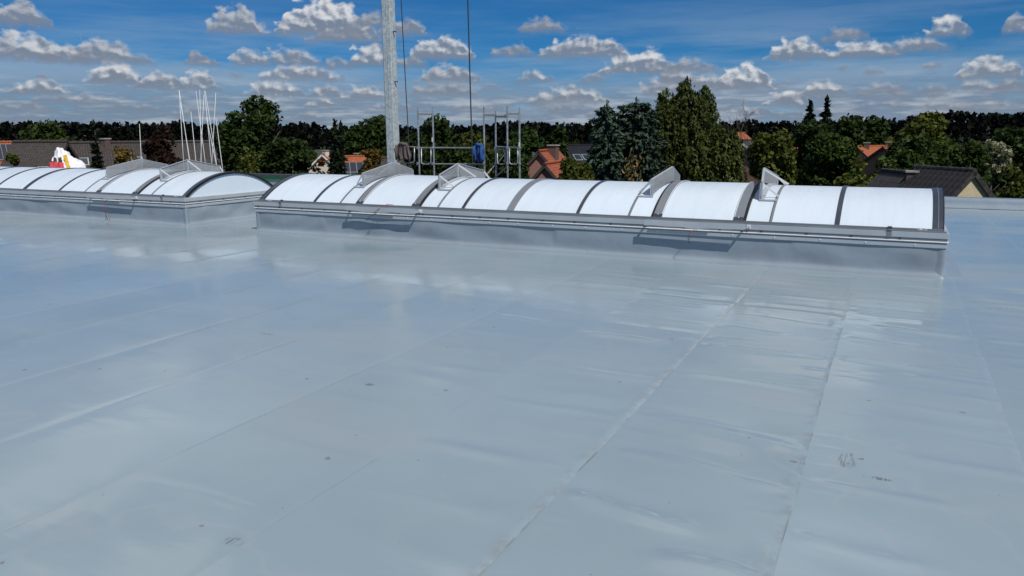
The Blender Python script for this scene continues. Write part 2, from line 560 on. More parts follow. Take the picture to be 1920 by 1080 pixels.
def galv_mat(name, base=(0.42, 0.44, 0.45), rough=0.45, metal=0.75, sc=26.0):
    mt, k, bs = new_mat(name)
    tc = k.n('ShaderNodeTexCoord')
    vo = k.n('ShaderNodeTexVoronoi', feature='F1')
    vo.inputs['Scale'].default_value = sc
    k.put(vo.inputs['Vector'], tc.outputs['Object'])
    sp = k.n('ShaderNodeSeparateColor'); k.put(sp.inputs[0], vo.outputs['Color'])
    nz = k.noise(tc.outputs['Object'], 3.0, 5.0, 0.65)
    f = k.math('ADD', k.math('MULTIPLY', sp.outputs[0], 0.45), k.math('MULTIPLY', nz, 0.6))
    k.put(bs.inputs['Base Color'], k.mix(k.smooth(f, 0.25, 0.85), tuple(c * 0.78 for c in base), tuple(c * 1.15 for c in base)))
    k.put(bs.inputs['Roughness'], k.lin(f, 0.2, 0.9, rough - 0.1, rough + 0.12))
    bs.inputs['Metallic'].default_value = metal
    return mt


def tile_mat(name, a, b, rows=3.0, cols=4.0, moss=0.3):
    """roof tiles too far off to build: rows and columns of small relief; UV in metres"""
    mt, k, bs = new_mat(name)
    uv = k.n('ShaderNodeUVMap', uv_map='slope')
    s = k.n('ShaderNodeSeparateXYZ'); k.put(s.inputs[0], uv.outputs[0])
    br = k.n('ShaderNodeTexBrick')
    br.inputs['Scale'].default_value = 1.0
    br.inputs['Brick Width'].default_value = 1.0 / cols
    br.inputs['Row Height'].default_value = 1.0 / rows
    br.inputs['Mortar Size'].default_value = 0.018
    br.inputs['Mortar Smooth'].default_value = 0.4
    br.inputs['Bias'].default_value = 0.0
    br.offset = 0.0
    br.inputs['Color1'].default_value = (*a, 1); br.inputs['Color2'].default_value = (*b, 1)
    br.inputs['Mortar'].default_value = tuple(c * 0.65 for c in a) + (1,)
    k.put(br.inputs['Vector'], uv.outputs[0])
    nz = k.noise(uv.outputs[0], 0.7, 6.0, 0.65)
    col = k.mix(k.smooth(nz, 0.5, 0.75, 0.0, moss), br.outputs['Color'], (0.05, 0.05, 0.035))
    k.put(bs.inputs['Base Color'], col)
    bs.inputs['Roughness'].default_value = 0.75
    bs.inputs['Specular IOR Level'].default_value = 0.25
    saw = k.math('FRACT', k.math('MULTIPLY', s.outputs[1], rows))
    bn = k.n('ShaderNodeBump'); bn.inputs['Strength'].default_value = 0.7; bn.inputs['Distance'].default_value = 0.05
    k.put(bn.inputs['Height'], k.math('ADD', saw, k.math('MULTIPLY', br.outputs['Fac'], -0.6)))
    k.put(bs.inputs['Normal'], bn.outputs[0])
    return mt


def brick_mat(name, a, b, mortar):
    mt, k, bs = new_mat(name)
    tc = k.n('ShaderNodeTexCoord')
    br = k.n('ShaderNodeTexBrick')
    br.inputs['Scale'].default_value = 4.0
    br.inputs['Mortar Size'].default_value = 0.03
    br.inputs['Color1'].default_value = (*a, 1); br.inputs['Color2'].default_value = (*b, 1); br.inputs['Mortar'].default_value = (*mortar, 1)
    s = k.n('ShaderNodeSeparateXYZ'); k.put(s.inputs[0], tc.outputs['Object'])
    k.put(br.inputs['Vector'], k.xyz(k.math('ADD', s.outputs[0], s.outputs[1]), s.outputs[2], 0.0))
    k.put(bs.inputs['Base Color'], br.outputs['Color'])
    bs.inputs['Roughness'].default_value = 0.85
    return mt


def leaf_mat(name, dark, lite, rough=0.55, trans=0.25):
    mt, k, bs = new_mat(name)
    geo = k.n('ShaderNodeNewGeometry')
    oi = k.n('ShaderNodeObjectInfo')
    r = geo.outputs['Random Per Island']
    col = k.mix(r, dark, lite)
    tone = k.lin(oi.outputs['Random'], 0.0, 1.0, 0.8, 1.15)
    col = k.mix(1.0, col, k.xyz(tone, tone, k.math('MULTIPLY', tone, 0.95)), 'MULTIPLY')
    k.put(bs.inputs['Base Color'], col)
    bs.inputs['Roughness'].default_value = rough
    bs.inputs['Specular IOR Level'].default_value = 0.10
    if trans:
        t = mt.node_tree
        tr = k.n('ShaderNodeBsdfTranslucent'); k.put(tr.inputs[0], k.mix(1.0, col, (1.0, 1.15, 0.5), 'MULTIPLY'))
        mx = k.n('ShaderNodeMixShader'); mx.inputs[0].default_value = trans
        outn = [q for q in t.nodes if q.type == 'OUTPUT_MATERIAL'][0]
        t.links.new(bs.outputs[0], mx.inputs[1]); t.links.new(tr.outputs[0], mx.inputs[2])
        t.links.new(mx.outputs[0], outn.inputs[0])
    return mt


def perf_mat():
    """finely perforated sheet metal, holes 5 mm at 8 mm pitch"""
    mt, k, bs = new_mat('perforated_sheet')
    tc = k.n('ShaderNodeTexCoord')
    s = k.n('ShaderNodeSeparateXYZ'); k.put(s.inputs[0], tc.outputs['Object'])
    fy = k.math('SUBTRACT', k.math('FRACT', k.math('MULTIPLY', s.outputs[1], 125.0)), 0.5)
    fz = k.math('SUBTRACT', k.math('FRACT', k.math('MULTIPLY', s.outputs[2], 125.0)), 0.5)
    d = k.math('ADD', k.math('MULTIPLY', fy, fy), k.math('MULTIPLY', fz, fz))
    k.put(bs.inputs['Alpha'], k.math('GREATER_THAN', d, 0.075))
    nz = k.noise(tc.outputs['Object'], 5.0, 4.0, 0.6)
    k.put(bs.inputs['Base Color'], k.mix(nz, (0.33, 0.345, 0.355), (0.45, 0.465, 0.475)))
    bs.inputs['Metallic'].default_value = 0.3
    bs.inputs['Roughness'].default_value = 0.42
    return mt


M = {}
M['sheet'] = membrane_mat('roof_membrane')
M['wallsheet'] = membrane_mat('upstand_membrane', False)
M['opal'] = opal_mat()
M['alu'] = simple('mill_aluminium', (0.45, 0.49, 0.52), 0.40, 0.15, 0.07, 2.0)
M['alu_bright_glint'] = simple('bright_glint_aluminium', (0.86, 0.87, 0.88), 0.35, 0.15, 0.04)  # near-white: the drip bar's sun glint is painted into this colour
M['alu_mid'] = simple('weathered_aluminium', (0.22, 0.24, 0.26), 0.48, 0.2, 0.08, 2.0)
M['alu_dark'] = simple('dark_aluminium', (0.070, 0.082, 0.105), 0.35, 0.4, 0.15)
M['rubber'] = simple('black_gasket', (0.012, 0.012, 0.014), 0.5, 0.0, 0.2)
M['white'] = simple('white_paint', (0.78, 0.78, 0.76), 0.45, 0.0, 0.05)
M['perf'] = perf_mat()
M['galv'] = galv_mat('galvanised_steel', (0.50, 0.56, 0.575), 0.5, 0.15, 14.0)
M['scaf'] = galv_mat('scaffold_tube', (0.40, 0.42, 0.43), 0.42, 0.6, 20.0)
M['rope'] = simple('steel_rope', (0.05, 0.05, 0.055), 0.5, 0.4)
M['wire'] = simple('red_cable', (0.30, 0.035, 0.03), 0.5, 0.0, 0.1)
M['wire_dark'] = simple('dark_cable', (0.03, 0.03, 0.035), 0.5)
M['rod'] = simple('white_rod', (0.68, 0.69, 0.68), 0.4, 0.0, 0.06)
M['concrete'] = simple('concrete', (0.36, 0.35, 0.33), 0.85, 0.0, 0.15, 9.0, 0.3)
M['ground'] = simple('lawn_ground', (0.035, 0.05, 0.018), 0.9, 0.0, 0.35, 0.2)
M['bark'] = simple('bark', (0.085, 0.068, 0.05), 0.9, 0.0, 0.3, 8.0, 0.5, 30.0)
M['birchbark'] = simple('birch_bark', (0.45, 0.44, 0.41), 0.8, 0.0, 0.5, 6.0, 0.3, 20.0)
M['brick'] = brick_mat('red_brick', (0.25, 0.085, 0.05), (0.32, 0.12, 0.07), (0.33, 0.28, 0.24))
M['cream'] = simple('cream_render', (0.60, 0.55, 0.44), 0.9, 0.0, 0.07, 3.0)
M['sandbrick'] = brick_mat('sand_brick', (0.50, 0.41, 0.23), (0.62, 0.52, 0.31), (0.45, 0.40, 0.30))
M['tile_brown'] = tile_mat('brown_tiles', (0.060, 0.051, 0.046), (0.086, 0.075, 0.067), 6.0, 6.0, 0.55)
M['tile_orange'] = tile_mat('orange_tiles', (0.34, 0.100, 0.040), (0.44, 0.145, 0.062), 4.0, 4.5, moss=0.3)
M['tile_red'] = tile_mat('red_tiles', (0.31, 0.082, 0.042), (0.40, 0.125, 0.065), 4.0, 4.5, moss=0.3)
M['tile_dark'] = tile_mat('slate_dark_tiles', (0.010, 0.011, 0.018), (0.018, 0.019, 0.028), moss=0.1)
M['tile_grey'] = tile_mat('grey_brown_tiles', (0.052, 0.047, 0.044), (0.078, 0.072, 0.067), 2.6, 3.0)
M['tile_piece'] = simple('concrete_tile', (0.045, 0.041, 0.039), 0.72, 0.0, 0.6, 5.0, 0.5, 30.0, 0.3)
M['trim'] = simple('dark_timber_trim', (0.06, 0.052, 0.048), 0.6, 0.0, 0.2)
M['trim_white'] = simple('white_trim', (0.7, 0.69, 0.66), 0.55, 0.0, 0.05)
M['glass'] = simple('window_glass', (0.03, 0.04, 0.05), 0.08, 0.0, 0.1, spec=0.8, rvar=0.03)
M['solar'] = simple('solar_panel', (0.012, 0.015, 0.028), 0.12, 0.0, 0.1, spec=0.7, rvar=0.03)
M['green'] = simple('green_edge_foil', (0.03, 0.26, 0.07), 0.5, 0.0, 0.15)
M['cap_dark'] = simple('dark_coping', (0.07, 0.075, 0.08), 0.45, 0.3, 0.15)
M['bag'] = simple('white_woven_fabric', (0.78, 0.78, 0.79), 0.75, 0.0, 0.05, 8.0, 0.4, 14.0)
M['bag_red'] = simple('red_print', (0.55, 0.05, 0.06), 0.7, 0.0, 0.1)
M['bag_black'] = simple('black_print', (0.02, 0.02, 0.022), 0.7)
M['yellow'] = simple('yellow_strap', (0.62, 0.36, 0.02), 0.6, 0.0, 0.08)
M['cloth_brown'] = simple('grey_brown_cloth', (0.115, 0.09, 0.085), 0.9, 0.0, 0.2, 12.0, 0.4, 60.0)
M['cloth_blue'] = simple('blue_cloth', (0.02, 0.075, 0.25), 0.85, 0.0, 0.2, 12.0, 0.4, 60.0)
M['timber'] = simple('scaffold_timber', (0.25, 0.18, 0.11), 0.8, 0.0, 0.25, 10.0, 0.3)

# ------------------------------------------------------------------ roof: sheets of membrane lapped in strips
GROUND = -6.6
roof = MB()
roof.box((-13.0, 6.0, -0.27), (46.0, 30.0, 0.5))
roof_o = tag(roof.build('flat_roof', M['concrete']), kind='structure')
hall = MB()
hall.box((-13.0, 6.0, (GROUND - 0.53) / 2), (45.6, 29.6, -GROUND - 0.53))
hall_o = tag(hall.build('hall_wall', M['concrete']), kind='structure')

SEAMS = [-36.0 + 1.054 * i for i in range(46)]
SEAMS = [s + (-0.295 - min(SEAMS, key=lambda q: abs(q + 0.295))) for s in SEAMS]


def fold_height(X, Y, sx, i):
    """wrinkles of one sheet: slack folds crossing the strip, small puckers at the welded lap"""
    r = np.random.default_rng(100 + i)
    Z = np.zeros_like(X)
    strong = np.clip((sx + 4.0) / 2.8, 0.05, 1.0)
    lx = X - sx
    y = 1.2 + r.uniform(0, 0.4)
    while y < 10.2:
        amp = r.uniform(0.005, 0.019) * strong * (1.0 if r.random() < 0.7 else 0.3)
        sg = r.uniform(0.04, 0.085)
        c = r.uniform(0.1, 0.95); wd = r.uniform(0.25, 0.75)
        yy = Y - y - (lx - 0.5) * r.uniform(-0.16, 0.02) - 0.02 * np.sin(lx * r.uniform(3, 7) + r.uniform(0, 6))
        win = np.exp(-((lx - c) / wd) ** 4)
        Z += amp * win * (np.exp(-(yy / sg) ** 2) - 0.45 * np.exp(-((yy - 2.1 * sg) / (1.6 * sg)) ** 2))
        y += r.uniform(0.20, 0.62)
    y = 1.2
    while y < 10.2:
        amp = r.uniform(0.0015, 0.0055) * strong
        sg = r.uniform(0.014, 0.03)
        side = r.choice([0.06, 0.06, 1.0])
        yy = Y - y - (lx - side) * r.uniform(-0.25, 0.1)
        Z += amp * np.exp(-((lx - side) / r.uniform(0.08, 0.2)) ** 2) * np.exp(-(yy / sg) ** 2)
        y += r.uniform(0.07, 0.3)
    # slow undulation of the insulation boards below
    Z += 0.0012 * np.sin(Y * 2.6 + i * 1.7) * np.sin(lx * 3.0) + 0.0016 * np.sin(Y * 0.9 + i)
    return Z


for i, sx in enumerate(SEAMS[:-1]):
    if sx > 8.5 or sx < -33.0:
        continue
    sx -= 0.055
    ex = SEAMS[i + 1]                                  # the lapped (right) edge lies on the neighbour
    near = -4.6 < sx < 2.0
    ys = np.concatenate([np.arange(-8.5, 1.2, 0.5), np.arange(1.2, 10.6, 0.018 if near else 0.05), np.arange(10.6, 20.46, 0.3), [20.46]])
    xs = np.concatenate([np.linspace(sx, ex - 0.010, 23 if near else 15), [ex]])
    X, Y = np.meshgrid(xs, ys)
    lx = X - sx
    fl = np.clip((10.45 - Y) / 0.5, 0, 1) * np.clip((Y - 0.9) / 0.4, 0, 1)
    stp = 0.0036 if near and sx > -2.7 else 0.0009
    Z = 0.004 + stp * np.clip((lx - 0.12) / 0.9, 0, 1) 
    rx = ex - X
    fh = fold_height(X, Y, sx, i) * fl
    ss = lambda q: q * q * (3 - 2 * q)
    fh = fh * ss(np.clip((lx - 0.05) / 0.16, 0, 1))
    fh = np.where(rx < 0.15, np.maximum(fh, 0) * (0.45 + 0.55 * rx / 0.15) + np.minimum(fh, 0) * np.clip((rx - 0.06) / 0.09, 0, 1), fh)
    Z = Z + fh
    wav = (0.0018 if sx > -2.7 else 0.0004) * np.sin(Y * 5.1 + i) * np.exp(-(rx / 0.1) ** 2)
    Xw = X + np.where(rx < 0.02, 0.0035 * np.sin(Y * 1.7 + i) + 0.002 * np.sin(Y * 7.0), 0.0)
    Z[:, -1] -= stp * 0.7                                  # turned-down welded edge
    V = np.stack([Xw, Y, Z + wav], -1).reshape(-1, 3)
    me = fast_mesh('membrane_sheet', V, grid_quads(*X.shape), M['sheet'], True)
    uvl = me.uv_layers.new(name='sheet')
    li = np.empty(len(me.loops), dtype=np.int32); me.loops.foreach_get('vertex_index', li)
    uvc = np.stack([(ex - X).ravel(), Y.ravel()], 1)[li]
    uvl.data.foreach_set('uv', uvc.astype(np.float32).ravel())
    o = link(bpy.data.objects.new('membrane_sheet', me), roof_o)
    o['dirt'] = 0.8 if -2.6 < sx < -1.0 else (0.3 if sx > -1.0 else 0.0)

# parapet round the far edge of the roof
pr = np.array([(-0.34, 0.0), (-0.16, 0.004), (-0.08, 0.02), (-0.035, 0.06), (-0.012, 0.12), (0.0, 0.185), (0.03, 0.205), (0.30, 0.215), (0.32, 0.10), (0.32, -0.3)])
xs = np.arange(-10.2, 10.4, 0.12)
P = np.zeros((len(pr), len(xs), 3))
for a, (dy, dz) in enumerate(pr):
    P[a, :, 0] = xs
    P[a, :, 1] = 20.62 + dy + (0.012 * np.sin(xs * 2.3) * np.sin(xs * 0.7 + 1) if 0 < a < 5 else 0)
    P[a, :, 2] = dz + 0.013
pm = MB(); pm.grid(P)
par = pm.build('parapet', M['wallsheet'], smooth=True, fix=False)
tag(par, 'low grey membrane parapet along the far roof edge, right of the skylight', 'parapet')
pl = thing('edge_parapet', (-21.4, 20.6, 0), 'dark capped parapet with green stripe seen between the two skylights', 'parapet')
q = MB(); q.box((0, 0.0, 0.10), (22.0, 0.28, 0.20)); q.build('upstand', M['wallsheet'], pl)
q = MB(); q.box((0, -0.03, 0.25), (22.0, 0.30, 0.095)); q.build('green_strip', M['green'], pl)
q = MB(); q.box((0, -0.02, 0.345), (22.0, 0.40, 0.09)); q.build('coping', M['cap_dark'], pl)

# ------------------------------------------------------------------ skylights
Y0, Y1 = 10.52, 13.12
YM = (Y0 + Y1) / 2
ZS, ZT = 0.545, 0.985                         # spring line and crown of the vault
HALF = (Y1 - Y0) / 2 - 0.05
RAD = (HALF ** 2 + (ZT - ZS) ** 2) / (2 * (ZT - ZS))
ZC = ZT - RAD
ANG = math.asin(HALF / RAD)


def arc(t, off=0.0):
    """point on the vault, t from -1 (front) to 1 (back)"""
    a = t * ANG
    return (YM + (RAD + off) * math.sin(a), ZC + (RAD + off) * math.cos(a))


def y_to_t(y):
    return math.asin((y - YM) / RAD) / ANG


def strip_arc(mb, x0, x1, off0, off1, t0=-1.0, t1=1.0, n=28, cols=2):
    """curved bar of the vault between x0 and x1, from off0 to off1 above the surface, closed"""
    ts = [t0 + (t1 - t0) * i / n for i in range(n + 1)]
    ring = []
    for t in ts:
        a = arc(t, off0); b = arc(t, off1)
        ring.append([(x0, *a), (x1, *a), (x1, *b), (x0, *b)])
    n0 = len(mb.v)
    for rg in ring:
        mb.v += rg
    for i in range(n):
        for j in range(4):
            j2 = (j + 1) % 4
            mb.f.append((n0 + i * 4 + j, n0 + i * 4 + j2, n0 + (i + 1) * 4 + j2, n0 + (i + 1) * 4 + j)); mb.mi.append(0)
    mb.f.append((n0, n0 + 1, n0 + 2, n0 + 3)); mb.mi.append(0)
    k = n0 + n * 4
    mb.f.append((k + 3, k + 2, k + 1, k)); mb.mi.append(0)
    return mb


def set_smooth_by_angle(o, ang=35):
    me = o.data
    b = bmesh.new(); b.from_mesh(me)
    for e in b.edges:
        e.smooth = len(e.link_faces) == 2 and e.calc_face_angle(0) < R_(ang)
    for f in b.faces:
        f.smooth = True
    b.to_mesh(me); b.free()
    return o


def upstand(xa, xb, parent, seed):
    """membrane-clad kerb: bulging, creased sheet with a coved foot and pinched corners"""
    r = np.random.default_rng(seed)
    c = 0.0
    loop = []                                           # perimeter, counter-clockwise from front left
    st = 0.035
    for x in np.arange(xa, xb, st): loop.append((x, Y0, 0, -1))
    for y in np.arange(Y0, Y1, st): loop.append((xb, y, 1, 0))
    for x in np.arange(xb, xa, -st): loop.append((x, Y1, 0, 1))
    for y in np.arange(Y1, Y0, -st): loop.append((xa, y, -1, 0))
    L = np.array(loop)
    n = len(L)
    prof = [(0.24, -0.012), (0.14, 0.0), (0.075, 0.003), (0.045, 0.009), (0.025, 0.020), (0.011, 0.038), (0.003, 0.066), (0, 0.12), (0, 0.18), (0, 0.23), (0, 0.28), (0, 0.33), (0, 0.375)]
    s = np.arange(n) * st
    cor = np.minimum.reduce([np.abs(s - q) for q in (0, xb - xa, xb - xa + Y1 - Y0, 2 * (xb - xa) + Y1 - Y0, n * st)])
    P = np.zeros((len(prof), n + 1, 3))
    ph = r.uniform(0, 6, 12)
    for a, (o, z) in enumerate(prof):
        hz = z / 0.375
        bul = 0.016 * np.sin(math.pi * hz) * (0.5 + 0.5 * np.sin(s * 1.9 + ph[0])) \
            + 0.011 * np.sin(s * 4.3 + hz * 4.0 + ph[1]) * math.sin(math.pi * hz) * (np.sin(s * 0.8 + ph[2]) > -0.2) \
            + 0.007 * np.sin(s * 9.0 - hz * 6.0 + ph[3]) * math.sin(math.pi * hz) * np.clip(np.sin(s * 0.55 + ph[4]), 0, 1)
        bul = bul * np.clip(cor / 0.25, 0, 1) + 0.010 * np.exp(-(cor / 0.02) ** 2)
        d = o * np.clip(cor / 0.12 + 0.35, 0, 1) + bul + 0.004 * (a < 5) * np.sin(s * 3.1 + ph[5])
        P[a, :n, 0] = L[:, 0] + L[:, 2] * d; P[a, :n, 1] = L[:, 1] + L[:, 3] * d; P[a, :n, 2] = z + 0.014
        near = cor < 0.03
        P[a, n] = P[a, 0]
    mb = MB(); mb.grid(P)
    o = mb.build('upstand', M['wallsheet'], parent, smooth=True, fix=False)
    for (x, sx) in ((xa, -1), (xb, 1)):                   # welded corner patches
        q = MB()
        pts = [(-0.075 * sx, -0.004), (-0.03 * sx, -0.012), (0.004 * sx, -0.015), (0.015 * sx, -0.004), (0.013 * sx, 0.03), (0.005 * sx, 0.075)]
        P = np.zeros((5, len(pts), 3))
        for a, z in enumerate((0.018, 0.05, 0.12, 0.22, 0.345)):
            k_ = 0.030 * math.exp(-z / 0.025)
            for b_, (dx, dy) in enumerate(pts):
                P[a, b_] = (x + dx + sx * k_ * (b_ > 1), Y0 + dy - k_ * (b_ < 4), z)
        q.grid(P)
        pc = q.build('corner_patch', M['wallsheet'], o, smooth=True)
    return o


def frame_ring(name, xa, xb, z0, z1, out, mt, parent, bevel=0.004, thick=0.03):
    """a rail running round the kerb on all four sides"""
    objs = []
    for (a, b) in (((xa - out, Y0 - out + thick / 2), (xb + out, Y0 - out + thick / 2)), ((xa - out, Y1 + out - thick / 2), (xb + out, Y1 + out - thick / 2))):
        q = MB(); q.beam((*a, (z0 + z1) / 2), (*b, (z0 + z1) / 2), thick, z1 - z0)
        objs.append(q.build(name, mt, parent, bevel=bevel))
    for x in (xa - out + thick / 2, xb + out - thick / 2):
        q = MB(); q.beam((x, Y0 - out + thick + 0.001, (z0 + z1) / 2), (x, Y1 + out - thick - 0.001, (z0 + z1) / 2), thick, z1 - z0 - 0.002)
        objs.append(q.build(name, mt, parent, bevel=bevel))
    return objs


def deflector(parent, X, side):
    """bent sheet wind baffle beside a vent flap; side +1: braced towards +X"""
    d = MB()
    n = 14
    ya, yb = 11.02, 12.60
    top0, topm = 1.075, 1.232
    th = 0.004
    front, back = [], []
    for i in range(n + 1):
        s = i / n
        y = ya + (yb - ya) * s
        q = 1 - abs(2 * s - 1)
        x = X - side * 0.10 * q
        zb = arc(y_to_t(y))[1] + 0.025
        zt = top0 + (topm - top0) * q
        front.append(((x - th, y, zb), (x - th, y, zt))); back.append(((x + th, y, zb), (x + th, y, zt)))
    for i in range(n):
        d.quad(front[i][0], front[i + 1][0], front[i + 1][1], front[i][1])
        d.quad(back[i][1], back[i + 1][1], back[i + 1][0], back[i][0])
        d.quad(front[i][1], front[i + 1][1], back[i + 1][1], back[i][1])
        d.quad(front[i][0], back[i][0], back[i + 1][0], front[i + 1][0])
    for e in (0, n):
        d.quad(front[e][0], front[e][1], back[e][1], back[e][0])
    df = d.build('wind_deflector', M['perf'], parent)
    # turned-over top edge and end stiffeners
    q = MB()
    for (a, b) in ((0, n // 2), (n // 2, n)):
        pa, pb = Vector(front[a][1]), Vector(front[b][1])
        q.beam(pa + Vector((side * 0.012, 0, 0.004)), pb + Vector((side * 0.012, 0, 0.004)), 0.028, 0.008)
    q.build('top_lip', M['alu'], df)
    for i in (0, n // 2, n):
        a, b = Vector(front[i][0]), Vector(front[i][1])
        q = MB()
        q.beam(a + Vector((side * 0.014, 0, -0.01)), b + Vector((side * 0.014, 0, 0)), 0.018, 0.018, 0, (1, 0, 0))
        q.beam(a + Vector((-side * 0.010, 0, 0)), b + Vector((-side * 0.010, 0, -0.01)), 0.012, 0.006, 0, (0, 1, 0))
        q.build('stiffener', M['alu'], df)
    for i, reach in ((0, 0.20), (n // 2, 0.24), (n, 0.20)):
        p = Vector(front[i][1])
        y = p.y
        y2 = y + (0.10 if i == 0 else (0.02 if i == n // 2 else -0.10))
        foot = Vector((X + side * (reach + 0.02), y2, arc(y_to_t(y2))[1] + 0.02))
        q = MB(); q.beam(p + Vector((side * 0.012, 0, -0.015)), foot, 0.026, 0.008, 0, (0, 1, 0))
        q.build('brace', M['alu_bright_glint'], df)
    # foot rail lying on the vault
    q = MB(); strip_arc(q, X + side * 0.005 - 0.02, X + side * 0.03 + 0.02, 0.006, 0.024, y_to_t(ya), y_to_t(yb), 16)
    q.build('foot_rail', M['alu'], df)
    for yy in (ya, yb):
        q = MB(); strip_arc(q, min(X - side * 0.02, X + side * 0.22), max(X - side * 0.02, X + side * 0.22), 0.006, 0.02, y_to_t(yy) - 0.012, y_to_t(yy) + 0.012, 2)
        q.build('foot_strap', M['alu'], df)
    return df


def skylight(xa, xb, ribs, vents, label, seed, wires, strips):
    """ribs: (x, width, kind); vents: (x_left_band, x_right_band); strips: deflector X positions"""
    root = thing('barrel_skylight', ((xa + xb) / 2, Y0, 0.0), label, 'skylight')
    off = root.location
    class Sub:                                            # children are modelled in world coordinates, then hung on the root
        pass
    kids_before = set(bpy.data.objects)
    up_ = upstand(xa, xb, None, seed)
    frame_ring('base_rail', xa, xb, 0.352, 0.408, 0.022, M['alu'], None, 0.006)
    frame_ring('shadow_rail', xa, xb, 0.4085, 0.421, 0.012, M['alu_mid'], None, 0.0)
    frame_ring('drip_bar', xa, xb, 0.4215, 0.4375, 0.034, M['alu_bright_glint'], None, 0.005, 0.024)  # its white line is sun glint given by the colour
    frame_ring('clip_rail', xa, xb, 0.438, 0.468, 0.020, M['alu_mid'], None, 0.003)
    frame_ring('fascia', xa, xb, 0.4685, 0.545, 0.030, M['alu'], None, 0.006, 0.09)
    # shelf under the glazing, and glazing clamp rail at the foot of the vault
    q = MB()
    for (ya, yb) in ((Y0 - 0.03, Y0 + 0.06), (Y1 - 0.06, Y1 + 0.03)):
        q.box(((xa + xb) / 2, (ya + yb) / 2, 0.5505), (xb - xa, yb - ya, 0.01))
    q.build('sill', M['alu_mid'])
    q = MB(); q.box(((xa + xb) / 2, Y0 + 0.026, 0.569), (xb - xa - 0.06, 0.012, 0.026)); q.build('clamp_rail', M['alu_mid'])
    q = MB(); q.box(((xa + xb) / 2, Y1 - 0.026, 0.573), (xb - xa - 0.06, 0.012, 0.034)); q.build('clamp_rail', M['alu_dark'])
    # clips under the fascia and rivets along the base rail
    cm = MB(); cm.box((0, 0, 0), (0.026, 0.010, 0.026)); clip_me = cm.mesh('clip', M['alu_dark'])
    rm = MB(); rm.tube([(0, 0.004, 0), (0, -0.006, 0)], [0.009, 0.006], 8); riv_me = rm.mesh('rivet', M['alu_bright_glint'])
    x = xa + 0.08
    r = random.Random(seed)
    while x < xb:
        o = link(bpy.data.objects.new('clip', clip_me)); o.location = (x, Y0 - 0.024, 0.455)
        o = link(bpy.data.objects.new('rivet', riv_me)); o.location = (x + 0.17, Y0 - 0.024, 0.384)
        x += 0.53 + r.uniform(-0.05, 0.05)
    for xx in (xa - 0.024, xb + 0.024):
        for j in range(4):
            o = link(bpy.data.objects.new('clip', clip_me)); o.location = (xx, Y0 + 0.35 + j * 0.6, 0.455); o.rotation_euler = (0, 0, R_(90))
    # fascia joints
    for xx in (xa + 0.62, xb - 0.62):
        q = MB(); q.box((xx, Y0 - 0.032, 0.506), (0.055, 0.005, 0.08)); q.box((xx, Y0 - 0.0, 0.5575), (0.05, 0.09, 0.006)); q.build('joint_cover', M['alu_mid'])
        q = MB(); q.box((xx, Y0 + 0.016, 0.577), (0.05, 0.012, 0.036)); q.build('rail_joint', M['alu_dark'])
    # stickers
    for xx in (xa + 0.33, xb - 0.26):
        q = MB(); q.box((xx, Y0 + 0.0185, 0.574), (0.10, 0.002, 0.026)); st_ = q.build('sticker', M['white'])
        pr_ = [((xx + 0.02, Y0 + 0.017, 0.578), (0.035, 0.0015, 0.005)), ((xx + 0.02, Y0 + 0.017, 0.570), (0.045, 0.0015, 0.004)), ((xx - 0.035, Y0 + 0.017, 0.574), (0.012, 0.0015, 0.012))]
        for c_, s_ in pr_:
            q = MB(); q.box(c_, s_); q.build('print', M['alu_mid'], st_)
    # glazing between the ribs
    edges = sorted(ribs)
    cuts = [xa + 0.10] + [q[0] for q in edges] + [xb - 0.10]
    for a, b in zip(cuts[:-1], cuts[1:]):
        flap = any(abs(a - v[0]) < 0.02 and abs(b - v[1]) < 0.02 for v in vents)
        q = MB(); lift = 0.022 if flap else 0.0
        t0 = -0.985 if flap else -1.0
        strip_arc(q, a + 0.004, b - 0.004, -0.016 + lift, lift, t0, -t0, 40)
        set_smooth_by_angle(q.build('vent_flap' if flap else 'glazing_panel', M['opal']))
    # end walls of the vault
    for x0, x1 in ((xa + 0.055, xa + 0.070), (xb - 0.070, xb - 0.055)):
        q = MB(); n = 40
        ring0 = [(x0, *arc(-1 + 2 * i / n, -0.02)) for i in range(n + 1)]
        ring1 = [(x1, y, z) for (_, y, z) in ring0]
        q.poly(ring0); q.poly(ring1[::-1])
        q.quad(ring0[0], ring0[-1], ring1[-1], ring1[0])
        q.build('end_panel', M['opal'])
    # dark arch bands at both ends, with a thin rubber lip
    for x0, x1, lx in ((xa + 0.03, xa + 0.145, xa + 0.024), (xb - 0.145, xb - 0.03, xb - 0.024)):
        q = MB(); strip_arc(q, x0, x1, 0.001, 0.014, n=40); e = set_smooth_by_angle(q.build('end_arch', M['alu_dark']))
        q = MB(); strip_arc(q, min(lx, lx), lx + 0.012 if lx < 0.5 * (xa + xb) else lx - 0.012, -0.028, 0.016, n=40)
        set_smooth_by_angle(q.build('gasket', M['rubber'], e))
        q = MB(); strip_arc(q, (x0 + x1) / 2 - 0.004, (x0 + x1) / 2 + 0.004, 0.0145, 0.017, n=40); set_smooth_by_angle(q.build('bead', M['alu_mid'], e))
        for dx in (0.03, 0.085):
            y_, z_ = arc(-0.985, 0.016)
            q = MB(); q.tube([(x0 + dx, y_, z_), (x0 + dx, y_ - 0.006, z_ + 0.005)], 0.008, 8); q.build('screw', M['alu_bright_glint'], e)
